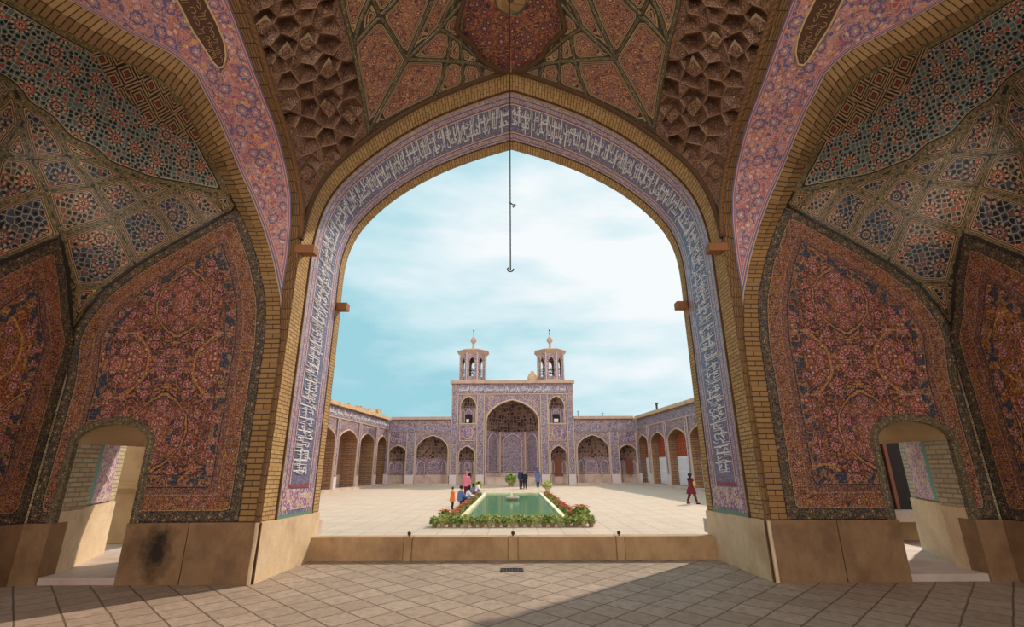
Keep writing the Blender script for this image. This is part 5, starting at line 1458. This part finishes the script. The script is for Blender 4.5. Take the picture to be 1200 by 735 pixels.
# ------------------------------------------------------------------ daylight and camera
wd = bpy.data.worlds.new('hazy_sky'); SC.world = wd; wd.use_nodes = True
nt = wd.node_tree; nt.nodes.clear()
def wn(t, **a):
    n = nt.nodes.new('ShaderNode' + t)
    for k, v in a.items(): setattr(n, k, v)
    return n
def lk(a, c): nt.links.new(a, c)
def wm(op, a, c=0.0, clamp=False):
    n = wn('Math', operation=op, use_clamp=clamp)
    for i, q in enumerate((a, c)):
        if isinstance(q, bpy.types.NodeSocket): lk(q, n.inputs[i])
        else: n.inputs[i].default_value = q
    return n.outputs[0]
tc = wn('TexCoord'); sx = wn('SeparateXYZ'); lk(tc.outputs['Generated'], sx.inputs[0])
mp = wn('Mapping'); mp.inputs['Scale'].default_value = (1.6, 1.6, 5.0); lk(tc.outputs['Generated'], mp.inputs[0])
no = wn('TexNoise'); no.inputs['Scale'].default_value = 2.6; no.inputs['Detail'].default_value = 5; no.inputs['Roughness'].default_value = .5; lk(mp.outputs[0], no.inputs[0])
# white veil: thicker to the right and overhead, blue-green gaps low on the left
f1 = wm('MULTIPLY', wm('SUBTRACT', no.outputs[0], .5), 1.7)
f2 = wm('ADD', f1, wm('MULTIPLY', sx.outputs[0], 1.25))
bell = wm('SUBTRACT', .55, wm('MULTIPLY', wm('ABSOLUTE', wm('SUBTRACT', sx.outputs[2], .42)), 1.9))
f3 = wm('ADD', f2, bell)
f4 = wm('ADD', f3, .30, True)
rp_ = wn('ValToRGB'); cr = rp_.color_ramp
cr.elements[0].position = 0.0; cr.elements[0].color = C(158, 211, 224)
cr.elements[1].position = 1.0; cr.elements[1].color = C(246, 251, 253)
e = cr.elements.new(.35); e.color = C(190, 227, 236)
e = cr.elements.new(.7); e.color = C(222, 241, 247)
lk(f4, rp_.inputs[0])
bgn = wn('Background'); 
# sky behind the camera brightened and warmed as added fill for the porch
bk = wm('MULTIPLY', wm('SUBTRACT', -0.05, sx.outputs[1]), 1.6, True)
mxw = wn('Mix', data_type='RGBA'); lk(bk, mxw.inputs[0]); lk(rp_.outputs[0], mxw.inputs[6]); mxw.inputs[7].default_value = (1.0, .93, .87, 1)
lk(mxw.outputs[2], bgn.inputs[0]); lk(wm('ADD', 1.0, wm('MULTIPLY', bk, BACK_FILL)), bgn.inputs[1])
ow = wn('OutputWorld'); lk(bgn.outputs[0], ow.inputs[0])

sun = bpy.data.lights.new('sun', 'SUN'); so = bpy.data.objects.new('sun', sun); COL.objects.link(so)
el = math.radians(42); dv = Vector((-math.cos(el) * .72, -math.cos(el) * .69, -math.sin(el)))
so.rotation_euler = dv.to_track_quat('-Z', 'Y').to_euler(); so.location = (20, 30, 30)
sun.energy = SUN; sun.angle = math.radians(1.5); sun.color = (1.0, .87, .72)

cam = bpy.data.cameras.new('camera'); co = bpy.data.objects.new('camera', cam); COL.objects.link(co)
co.location = (0, 0, EYE)
R = Matrix.Rotation(math.pi / 2 + PITCH, 4, 'X') @ Matrix.Rotation(math.radians(ROLL), 4, 'Z')
co.rotation_euler = R.to_euler()
cam.sensor_width = 36.0; cam.lens = FOC / 1200 * 36.0; cam.clip_end = 300; cam.clip_start = .05
SC.camera = co
vs = SC.view_settings
SC.display_settings.display_device = 'sRGB'
vs.view_transform = 'Standard'; vs.look = 'None'; vs.gamma = 1.0; vs.use_curve_mapping = False; vs.exposure = EXPO
SC.cycles.max_bounces = 6; SC.cycles.diffuse_bounces = 4; SC.cycles.glossy_bounces = 2; SC.cycles.transmission_bounces = 2
SC.cycles.use_denoising = True
